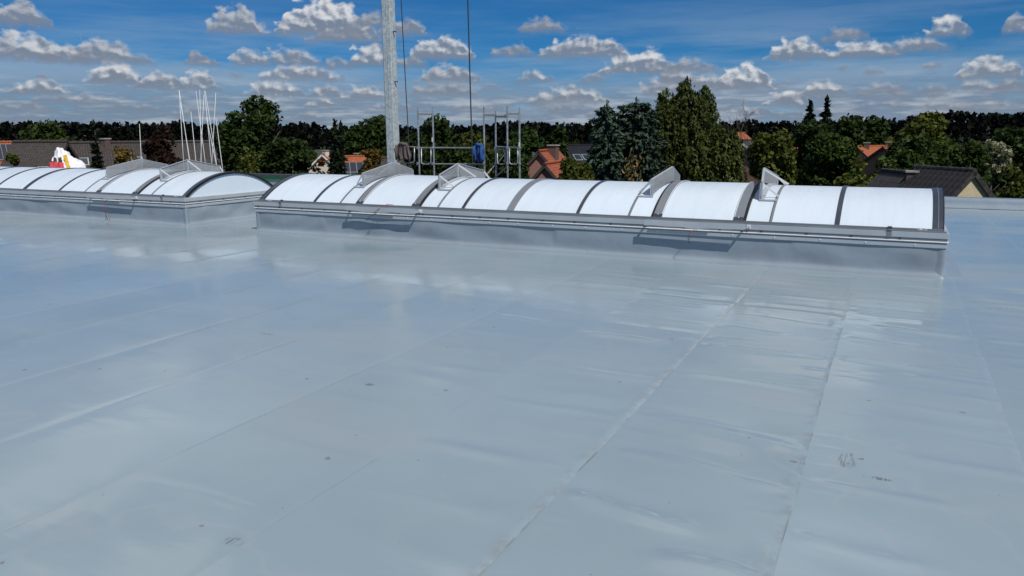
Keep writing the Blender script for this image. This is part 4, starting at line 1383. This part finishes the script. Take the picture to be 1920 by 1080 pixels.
# ------------------------------------------------------------------ trees
M['leaf_oak'] = leaf_mat('broad_leaves', (0.0138, 0.0253, 0.0080), (0.0460, 0.0759, 0.0184))
M['leaf_mid'] = leaf_mat('garden_leaves', (0.0182, 0.0338, 0.0091), (0.0676, 0.1014, 0.0234))
M['leaf_yel'] = leaf_mat('yellow_green_leaves', (0.0390, 0.0546, 0.0104), (0.1170, 0.1300, 0.0286))
M['leaf_birch'] = leaf_mat('birch_leaves', (0.0372, 0.0558, 0.0171), (0.1153, 0.1451, 0.0409))
M['needle_blue'] = leaf_mat('blue_needles', (0.0281, 0.0519, 0.0365), (0.0959, 0.1383, 0.0973), trans=0.0)
M['needle_dark'] = leaf_mat('dark_needles', (0.006, 0.012, 0.006), (0.022, 0.034, 0.014), trans=0.0)
M['leaf_red'] = leaf_mat('red_leaves', (0.016, 0.008, 0.007), (0.050, 0.026, 0.018))
M['leaf_rust'] = leaf_mat('rusty_leaves', (0.08, 0.03, 0.02), (0.22, 0.095, 0.06))
M['leaf_autumn'] = leaf_mat('amber_leaves', (0.06, 0.05, 0.012), (0.20, 0.12, 0.03))
M['leaf_cream'] = leaf_mat('cream_blossom', (0.09, 0.10, 0.05), (0.42, 0.41, 0.30))
M['leaf_far'] = leaf_mat('shaded_forest_needles', (0.0018, 0.0028, 0.0018), (0.0060, 0.0085, 0.0050), trans=0.0)  # near-black: self-shadowing of the dense pines is put into the colour
M['cone'] = leaf_mat('spruce_cones', (0.14, 0.09, 0.035), (0.26, 0.19, 0.08), trans=0.0)


def leaf_quads(C, size, rg, out=None, flat=0.0, aspect=1.6, droop=None):
    """quads at centres C with random turn; out: preferred normals; droop: long axis direction"""
    n = len(C)
    nr = rg.normal(size=(n, 3))
    if out is not None:
        nr = nr * 0.75 + out
    nr /= np.linalg.norm(nr, axis=1, keepdims=True) + 1e-9
    a = rg.normal(size=(n, 3)) if droop is None else droop + rg.normal(size=(n, 3)) * 0.25
    a -= nr * (a * nr).sum(1, keepdims=True)
    a /= np.linalg.norm(a, axis=1, keepdims=True) + 1e-9
    b = np.cross(nr, a)
    s = size * rg.uniform(0.6, 1.35, (n, 1))
    a = a * s * aspect * 0.5; b = b * s * 0.5
    bend = nr * s * 0.18
    V = np.stack([C - a, C + b - bend, C + a, C - b - bend], 1).reshape(-1, 3)
    F = np.arange(4 * n).reshape(n, 4)
    return V, F


def clumps(rg, n, rx, ry, rz, lobes):
    """clump centres through an uneven crown made of several lobes"""
    out = []
    for i in range(n):
        l = lobes[rg.integers(len(lobes))]
        p = rg.normal(size=3); p /= np.linalg.norm(p)
        r = rg.uniform(0.45, 1.0) ** 0.5
        out.append((np.array(l[:3]) + p * r * np.array([l[3], l[3], l[4]])) * np.array([rx, ry, rz]))
    return np.array(out)


def trunk_mesh(name, H, r0, limbs, rg, mt, lean=0.0):
    q = MB()
    pts = [(lean * H * (i / 6) ** 2 + 0.04 * H * 0.2 * math.sin(i * 1.3), 0.03 * H * 0.2 * math.cos(i * 1.7), H * i / 6) for i in range(7)]
    q.tube(pts, [r0 * (1 - 0.85 * i / 6) + 0.012 for i in range(7)], 8)
    for _ in range(limbs):
        t = rg.uniform(0.25, 0.9); i = int(t * 6)
        p = Vector(pts[i]).lerp(Vector(pts[min(6, i + 1)]), t * 6 - i)
        az = rg.uniform(0, 6.28); L = H * rg.uniform(0.18, 0.34) * (1.15 - t * 0.6)
        d = Vector((math.cos(az), math.sin(az), rg.uniform(0.5, 1.2))).normalized()
        p1 = p + d * L * 0.5; p2 = p + d * L + Vector((0, 0, L * 0.15))
        q.tube([p, p1, p2], [r0 * 0.38 * (1 - t * 0.5), r0 * 0.22 * (1 - t * 0.5), 0.015], 6)
    return q.mesh(name, mt, True)


def round_crown(rg, w, h, nclump, per, leaf, dens=0.20, gap=0.0, top=None):
    """uneven leafy crown, width w, height h, origin at the crown's centre"""
    lobes = [(0, 0, 0, 0.72, 0.75)]
    for i in range(7):
        a = rg.uniform(0, 6.28); z = rg.uniform(-0.5, 0.62)
        lobes.append((0.52 * math.cos(a) * (1 - 0.3 * abs(z)), 0.52 * math.sin(a) * (1 - 0.3 * abs(z)), z, rg.uniform(0.26, 0.42), rg.uniform(0.22, 0.36)))
    cc = clumps(rg, nclump, w / 2, w / 2, h / 2, lobes)
    C, O = [], []
    for c in cc:
        k = int(per * rg.uniform(0.5, 1.5))
        rad = dens * min(w, h) * rg.uniform(0.5, 1.2)
        p = rg.normal(size=(k, 3)); p /= np.linalg.norm(p, axis=1, keepdims=True)
        rr = rg.uniform(0.35, 1.0, (k, 1)) ** 0.5
        C.append(c + p * rr * rad * np.array([1, 1, 0.65])); O.append(p * 0.5 + np.array([0, 0, 0.55]))
    C = np.concatenate(C); O = np.concatenate(O)
    lim = np.percentile(np.abs(C), 98.5, axis=0)               # fill the stated width and height
    C = C * (np.array([w, w, h]) / 2 / np.maximum(lim, 1e-6))
    return leaf_quads(C, leaf, rg, O)


def spruce_crown(rg, w, h, tiers, per, leaf, droop=0.25, irregular=0.15, pw=0.8):
    C, O, D = [], [], []
    for i in range(tiers):
        t = (i + rg.uniform(-0.3, 0.3)) / tiers
        t = min(max(t, 0), 1)
        z = h * t
        R = w / 2 * (1 - t) ** pw * (0.92 + rg.uniform(-irregular, irregular)) + 0.03 * w
        nb = max(4, int(14 * (1 - t) + 4))
        a0 = rg.uniform(0, 6.28)
        for b in range(nb):
            az = a0 + 6.283 * b / nb + rg.uniform(-0.25, 0.25)
            L = R * rg.uniform(0.7, 1.12)
            k = max(3, int(per * L / (w / 2)))
            s = rg.uniform(0.12, 1.0, k) ** 0.7
            side = rg.normal(size=k) * 0.13 * L * (1.1 - s)
            x = np.cos(az) * s * L - np.sin(az) * side; y = np.sin(az) * s * L + np.cos(az) * side
            zz = z - droop * L * s ** 1.5 + 0.10 * L * s ** 4 + rg.normal(size=k) * 0.02 * h / tiers * 6
            C.append(np.stack([x, y, zz], 1)); O.append(np.tile([0.35 * math.cos(az), 0.35 * math.sin(az), 0.8], (k, 1))); D.append(np.tile([math.cos(az), math.sin(az), -0.35], (k, 1)))
    # leader
    k = 12
    C.append(np.stack([rg.normal(size=k) * 0.02 * w, rg.normal(size=k) * 0.02 * w, h * (0.97 + 0.06 * np.arange(k) / k)], 1)); O.append(np.tile([0.5, 0, 0.3], (k, 1))); D.append(np.tile([0, 0, 1.0], (k, 1)))
    return leaf_quads(np.concatenate(C), leaf, rg, np.concatenate(O), aspect=2.4, droop=np.concatenate(D))


def birch_crown(rg, w, h, strands, leaf):
    """several upright leaders with curtains of hanging twigs"""
    C, O, D = [], [], []
    leaders = [(-0.30, 0.0, 0.925, 0.20), (0.02, 0.0, 1.0, 0.16), (0.31, 0.0, 0.945, 0.19), (-0.10, 0.15, 0.89, 0.36), (0.12, -0.15, 0.90, 0.36), (-0.34, -0.1, 0.84, 0.22), (0.34, 0.1, 0.86, 0.20), (0.0, 0.0, 0.80, 0.5)]
    for i in range(strands):
        lx, ly, lh, lr = leaders[rg.integers(len(leaders))]
        t = rg.uniform(0.30, 1.0)
        rad = lr * (1 - t ** 10) ** 0.5 + 0.02
        az = rg.uniform(0, 6.28); rr = rad * rg.uniform(0.1, 1.0) ** 0.5 * (1.0 + 0.22 * rg.normal() * (t > 0.5))
        x0 = (lx + rr * math.cos(az)) * w; y0 = (ly + rr * math.sin(az)) * w
        z0 = (0.10 + 0.90 * t * lh) * h
        L = h * rg.uniform(0.06, 0.17)
        k = rg.integers(10, 22)
        s = np.sort(rg.uniform(0, 1, k))
        sway = rg.normal() * 0.05 * w + 0.015 * w
        x = x0 + sway * s + rg.normal(size=k) * 0.012 * w; y = y0 + rg.normal(size=k) * 0.016 * w
        z = z0 + 0.02 * h * np.sin(s * 3.0) - L * s
        C.append(np.stack([x, y, z], 1)); O.append(np.tile([math.cos(az) * 0.6, math.sin(az) * 0.6, 0.3], (k, 1))); D.append(np.tile([0.2, 0, -1.0], (k, 1)))
    for (lx, ly, lh, lr) in leaders:                              # feathery upright tips
        k = 60
        s = rg.uniform(0, 1, k)
        C.append(np.stack([(lx + 0.02 * s + rg.normal(size=k) * 0.07 * (1.15 - s)) * w, (ly + rg.normal(size=k) * 0.07 * (1.15 - s)) * w, (0.10 + 0.90 * lh * (0.92 + 0.10 * s)) * h], 1))
        O.append(np.tile([0.5, 0, 0.3], (k, 1))); D.append(np.tile([0.35, 0, 0.8], (k, 1)))
    return leaf_quads(np.concatenate(C), leaf, rg, np.concatenate(O), aspect=2.0, droop=np.concatenate(D))


def tree(name, label, px, ptop, wpx, D, kind, leaf='leaf_mid', seed=1, size=None, n=1.0, cat='tree', group=None, crown_low=0.12, gap=None):
    """a tree D metres off with its top at (px,ptop) and crown width wpx, standing on the ground"""
    rg = np.random.default_rng(seed)
    T = at(px, ptop, D)
    H = T.z - GROUND
    w = wpx / FOC * D
    root = thing(name, (T.x, T.y, GROUND), label, cat, group, rz=YAW)
    sz = size or max(0.10, D * 0.0042)
    if kind == 'round':
        cb = H * crown_low; ch = H - cb
        V, F = round_crown(rg, w, ch, int(130 * n), int(70 * n ** 0.3), sz)
        V = V + np.array([0, 0, cb + ch * 0.5])
        tm = trunk_mesh('trunk', H * 0.8, 0.018 * H + 0.05, 9, rg, M['bark'])
    elif kind == 'oak':                                            # broad body with an open, leggy top
        ch = H * 0.78
        V1, F1 = round_crown(rg, w, ch, int(210 * n), 80, sz)
        V2, F2 = round_crown(rg, w * 0.80, H * 0.48, int(95 * n), 60, sz, 0.14)
        V2 = V2 + np.array([-0.06 * w, 0, H * 0.77])
        V1 = V1 + np.array([0.02 * w, 0, ch * 0.5])
        V = np.concatenate([V1, V2]); F = np.concatenate([F1, F2 + len(V1)])
        tm = trunk_mesh('trunk', H * 0.95, 0.02 * H + 0.05, 22, rg, M['bark'])
    elif kind == 'spruce':
        V, F = spruce_crown(rg, w, H, int(34 * n), 26, sz)
        tm = trunk_mesh('trunk', H * 0.97, 0.012 * H + 0.05, 0, rg, M['bark'])
    elif kind == 'blue':
        pw = 0.17 if n > 1 else 0.32
        V, F = spruce_crown(rg, w, H, int(56 * n), 64, sz, 0.10, 0.22, pw)
        tm = trunk_mesh('trunk', H * 0.99, 0.012 * H + 0.05, 0, rg, M['bark'])
    elif kind == 'birch':
        V, F = birch_crown(rg, w, H, int(1000 * n), sz)
        tm = trunk_mesh('trunk', H * 0.9, 0.012 * H + 0.04, 14, rg, M['birchbark'])
    me = fast_mesh('crown', V, F, M[leaf])
    link(bpy.data.objects.new('crown', me), root)
    link(bpy.data.objects.new('trunk', tm), root)
    return root


def bare_tree(px, ptop, pbase, D, label):
    rg = random.Random(11)
    T = at(px, ptop, D); B = at(1368, 345, D)
    root = thing('bare_tree', (B.x, B.y, GROUND), label, 'tree')
    q = MB()
    def grow(p, d, L, r, depth):
        pts = [p]; dd = d.copy(); n = 4
        for i in range(n):
            dd = (dd + Vector((rg.uniform(-.22, .22), rg.uniform(-.22, .22), rg.uniform(-.05, .2)))).normalized()
            pts.append(pts[-1] + dd * L / n)
        q.tube(pts, [r * (1 - 0.5 * i / n) for i in range(n + 1)], 5)
        if depth == 0: return
        for k in range(3 if depth > 1 else 4):
            i = rg.choice([2, 3, 4])
            nd = (dd + Vector((rg.uniform(-.9, .9), rg.uniform(-.9, .9), rg.uniform(-.1, .6)))).normalized()
            grow(pts[i], nd, L * rg.uniform(0.5, 0.72), r * 0.55, depth - 1)
    H = T.z - GROUND
    d0 = (T - Vector((B.x, B.y, GROUND))).normalized()
    q.tube([(0, 0, 0), d0 * H * 0.3, d0 * H * 0.62], [0.13, 0.10, 0.075], 7)
    grow(d0 * H * 0.6, d0, H * 0.19, 0.055, 4)
    grow(d0 * H * 0.55, (d0 + Vector((-0.5, -0.2, 0.3))).normalized(), H * 0.18, 0.05, 3)
    grow(d0 * H * 0.5, (d0 + Vector((0.6, 0.3, 0.1))).normalized(), H * 0.15, 0.04, 3)
    grow(d0 * H * 0.32, (d0 + Vector((0.7, 0.2, 0.2))).normalized(), H * 0.14, 0.04, 3)
    q.build('branches', M['bark'], root, smooth=True, fix=False)


tree('oak_tree', 'large dark oak with open top right of the lightning rods', 484, 194, 158, 52, 'oak', 'leaf_oak', 21, n=1.25)
tree('spruce_tree', 'narrow dark spruce in front of the brown roof at the left', 175, 236, 44, 46, 'spruce', 'needle_dark', 22)
tree('spruce_tree', 'dark spruce standing right of the pale gabled house', 628, 230, 66, 60, 'spruce', 'needle_dark', 23)
tree('blue_spruce', 'tall blue spruce beside the birch, the fuller one', 1194, 192, 118, 54, 'blue', 'needle_blue', 24, n=1.15, size=0.21)
tree('blue_spruce', 'blue spruce with pointed tip left of its taller twin', 1139, 198, 108, 52, 'blue', 'needle_blue', 25, size=0.20)
tree('birch_tree', 'tall weeping birch with feathery tops right of the blue spruces', 1284, 150, 118, 60, 'birch', 'leaf_birch', 26, n=2.5, size=0.155)
tree('birch_tree', 'smaller drooping birch in front of the bare tree', 1345, 236, 96, 56, 'birch', 'leaf_birch', 27, n=1.8, size=0.155)
bare_tree(1402, 186, 340, 56, 'leafless tree rising right of the weeping birch')
tree('round_tree', 'rounded yellow-green tree right of the bare tree', 1452, 256, 84, 50, 'round', 'leaf_yel', 28, n=1.2)
tree('fir_tree', 'tall fir on the skyline, the left of a pair', 1520, 193, 52, 120, 'spruce', 'needle_dark', 29, size=0.5, n=0.7)
tree('fir_tree', 'tall fir on the skyline, the pointed right one of a pair', 1551, 189, 50, 118, 'spruce', 'needle_dark', 30, size=0.5, n=0.7)
tree('garden_tree', 'broad dark tree below the pair of firs', 1532, 236, 110, 84, 'round', 'leaf_oak', 31, n=1.1)
tree('garden_tree', 'green tree in front of the pair of firs', 1562, 262, 92, 62, 'round', 'leaf_mid', 32, n=1.1)
tree('garden_tree', 'bushy light green tree below the orange roofs at right', 1630, 300, 104, 52, 'round', 'leaf_yel', 33, n=1.5)
tree('garden_tree', 'leafy green tree below the right-hand orange roof, left of the dark chimney', 1684, 292, 84, 54, 'round', 'leaf_mid', 60, n=1.2)
tree('garden_tree', 'dark tree on the skyline left of the pale-topped tree', 1622, 226, 92, 128, 'round', 'leaf_oak', 34)
tree('lime_tree', 'tall tree with pale yellow-green top on the right skyline', 1722, 217, 96, 114, 'round', 'leaf_yel', 35, n=1.2)
tree('garden_tree', 'dark green tree right of the orange roofs', 1722, 264, 96, 60, 'round', 'leaf_oak', 36)
tree('garden_tree', 'mid green tree behind the ridge of the sand-gabled house', 1775, 262, 104, 62, 'round', 'leaf_mid', 37, n=1.1)
tree('garden_tree', 'dark green tree behind the gable peak at right', 1826, 268, 80, 60, 'round', 'leaf_mid', 38)
tree('blossom_bush', 'cream flowering shrub among the trees at the right edge', 1868, 270, 44, 64, 'round', 'leaf_cream', 39, cat='shrub', n=0.5, crown_low=0.62)
tree('garden_tree', 'dark tree at the right edge behind the flowering shrub', 1900, 250, 110, 74, 'round', 'leaf_oak', 40)
tree('leafy_bush', 'bright green bush right of the sand-coloured gable', 1898, 328, 66, 40, 'round', 'leaf_yel', 41, cat='shrub', size=0.14)
tree('garden_tree', 'leafy tree behind the left pair of scaffold posts', 806, 233, 92, 74, 'round', 'leaf_oak', 42, n=1.1)
tree('garden_tree', 'light green tree behind the blue jacket', 905, 258, 78, 50, 'round', 'leaf_yel', 43)
tree('garden_tree', 'low green tree behind the scaffold guardrail', 850, 283, 90, 48, 'round', 'leaf_mid', 44)
tree('garden_tree', 'green shrub tree behind the right scaffold posts', 958, 290, 66, 46, 'round', 'leaf_mid', 45)
tree('garden_tree', 'dark tree on the skyline right of the scaffold', 990, 240, 70, 105, 'round', 'leaf_oak', 46)
tree('garden_tree', 'small tree above the brick house', 1047, 247, 44, 96, 'round', 'leaf_oak', 47)
tree('garden_tree', 'low yellow-green bush tree left of the blue spruces', 1078, 308, 74, 46, 'round', 'leaf_yel', 48)
tree('copper_tree', 'dark copper-red tree behind the left skylight deflectors', 300, 250, 92, 46, 'round', 'leaf_red', 49, n=1.3)
tree('garden_tree', 'olive shrub in front of the brown roof', 240, 282, 60, 42, 'round', 'leaf_autumn', 50, cat='shrub', n=0.5, size=0.14)
tree('garden_tree', 'light olive bush at the foot of the large oak', 455, 296, 76, 40, 'round', 'leaf_yel', 51, cat='shrub', size=0.14)
tree('garden_tree', 'dark bushy tree right of the large oak', 545, 268, 90, 50, 'round', 'leaf_oak', 52)
tree('rusty_shrub', 'rust-red shrub below the pale gabled house', 590, 308, 58, 38, 'round', 'leaf_rust', 53, cat='shrub', n=0.6, size=0.12)
tree('amber_shrub', 'amber and green shrub in front of the solar roof', 690, 288, 52, 44, 'round', 'leaf_autumn', 54, cat='shrub', n=0.7, size=0.14)
tree('garden_tree', 'green tree peeping over the brown roof at far left', 90, 240, 96, 84, 'round', 'leaf_mid', 55)
tree('garden_tree', 'light green bush before the house at the left edge', 12, 288, 44, 40, 'round', 'leaf_yel', 56, cat='shrub', n=0.6, size=0.14)
tree('garden_tree', 'dark tree on the skyline beside the mast', 690, 229, 76, 130, 'round', 'leaf_oak', 57)
tree('garden_tree', 'tall dark tree on the skyline behind the spruce', 640, 236, 60, 140, 'spruce', 'needle_dark', 58, size=0.6)

# clusters of cones in the lower half of the blue spruce
rg = np.random.default_rng(5)
c0 = at(1186, 318, 52.3)
C = np.array([c0.x, c0.y, c0.z]) + rg.normal(size=(130, 3)) * np.array([0.35, 0.35, 0.65])
V, F = leaf_quads(C, 0.13, rg, None, aspect=2.6, droop=np.tile([0, 0, -1.0], (130, 1)))
bs_ = [o for o in bpy.data.objects if o.name == 'blue_spruce'][0]
me = fast_mesh('cones', V, F, M['cone'])
o = link(bpy.data.objects.new('cones', me)); o['kind'] = 'stuff'
o.parent = bs_
o.matrix_parent_inverse = (Matrix.Translation(bs_.location) @ Matrix.Rotation(YAW, 4, 'Z')).inverted()

# gardens between the houses and the wood: many look-alike trees
variants = []
for i, (kind, lf) in enumerate((('round', 'leaf_oak'), ('round', 'leaf_oak'), ('round', 'leaf_mid'), ('spruce', 'needle_dark'), ('round', 'leaf_oak'))):
    rg = np.random.default_rng(300 + i)
    if kind == 'round':
        V, F = round_crown(rg, 6.2, 7.4, 90, 44, 0.50); V = V + np.array([0, 0, 5.0])
    else:
        V, F = spruce_crown(rg, 5.0, 9.6, 26, 18, 0.45)
    variants.append((fast_mesh('crown', V, F, M[lf]), trunk_mesh('trunk', 7.0, 0.2, 5, rg, M['bark'])))
rr = random.Random(77)
cnt = 0
for D in (96, 124, 160, 210, 270):
    px = -60
    while px < 1990:
        px += rr.uniform(0.6, 1.0) * 11500 / D + 22
        T = at(px, 262 + rr.uniform(-4, 10) + 900 / D, D * rr.uniform(0.94, 1.06))
        # leave gaps where the photograph shows roofs
        ppx = px
        if D < 130 and any(a < ppx < b for a, b in ((-80, 440), (560, 760), (985, 1130), (1350, 1440), (1585, 1710))):
            continue
        vi = rr.randrange(5)
        cm_, tm_ = variants[vi]
        lab = {0: 'dark leafy tree with a heavy rounded crown in the far gardens before the wood', 1: 'dark leafy tree with a loose lobed crown in the far gardens before the wood', 2: 'mid-green leafy tree in the far gardens before the wood', 3: 'dark pointed conifer in the far gardens before the wood', 4: 'dark leafy tree with an uneven bushy crown in the far gardens before the wood'}[vi]
        if D == 96: lab = lab.replace('in the far gardens before the wood', 'in the nearest row of far garden trees')
        root = thing('distant_tree', (T.x, T.y, GROUND), lab, 'tree', 'trees of the far gardens: ' + lab.split(' in ')[0], rz=rr.uniform(0, 6.28))
        h = (T.z - GROUND) / 9.0
        root.scale = (h * rr.uniform(0.85, 1.25),) * 2 + (h,)
        link(bpy.data.objects.new('crown', cm_), root); link(bpy.data.objects.new('trunk', tm_), root)
        cnt += 1
print('distant trees', cnt)

# the pine wood on the horizon: one dark mass
rg = np.random.default_rng(9)
Vs, Fs = [], []
nv = 0
def skyline(px):
    pts = [(-300, 229), (0, 229), (120, 231), (330, 230), (420, 236), (560, 233), (620, 238), (720, 238), (830, 238), (930, 234), (1010, 230), (1100, 231), (1250, 234), (1380, 232), (1450, 228), (1560, 232), (1650, 224), (1720, 219), (1800, 212), (1920, 211), (2300, 208)]
    return float(np.interp(px, [p[0] for p in pts], [p[1] for p in pts]))
for row, D0 in enumerate((430, 480, 540, 600)):
    px = -260.0
    while px < 2200:
        px += rg.uniform(5, 15)
        D = D0 * rg.uniform(0.96, 1.04)
        top = skyline(px) + rg.uniform(-5.0, 7.0) + 2.0 * math.sin(px * 0.031) + 1.5 * math.sin(px * 0.083 + 1) + (0 if row == 3 else 4 - row)
        T = at(px, top, D)
        H = T.z - GROUND
        w = rg.uniform(4.5, 8.0)
        k = 46
        zt = rg.uniform(0, 1, k) ** 0.7
        rad = w / 2 * np.sqrt(np.clip(1 - (zt * 1.02) ** 2.6, 0.02, 1)) * rg.uniform(0.4, 1.0, k)
        a = rg.uniform(0, 6.28, k)
        C = np.stack([T.x + rad * np.cos(a), T.y + rad * np.sin(a), GROUND + H * (0.30 + 0.70 * zt)], 1)
        lowk = 16
        C2 = np.stack([T.x + rg.uniform(-w, w, lowk) * 0.5, T.y + rg.uniform(-w, w, lowk) * 0.5, GROUND + H * rg.uniform(0.0, 0.35, lowk)], 1)
        V, F = leaf_quads(np.concatenate([C, C2]), 2.3, rg, np.tile([0.0, 0.0, 0.35], (k + lowk, 1)), aspect=1.3)
        Vs.append(V); Fs.append(F + nv); nv += len(V)
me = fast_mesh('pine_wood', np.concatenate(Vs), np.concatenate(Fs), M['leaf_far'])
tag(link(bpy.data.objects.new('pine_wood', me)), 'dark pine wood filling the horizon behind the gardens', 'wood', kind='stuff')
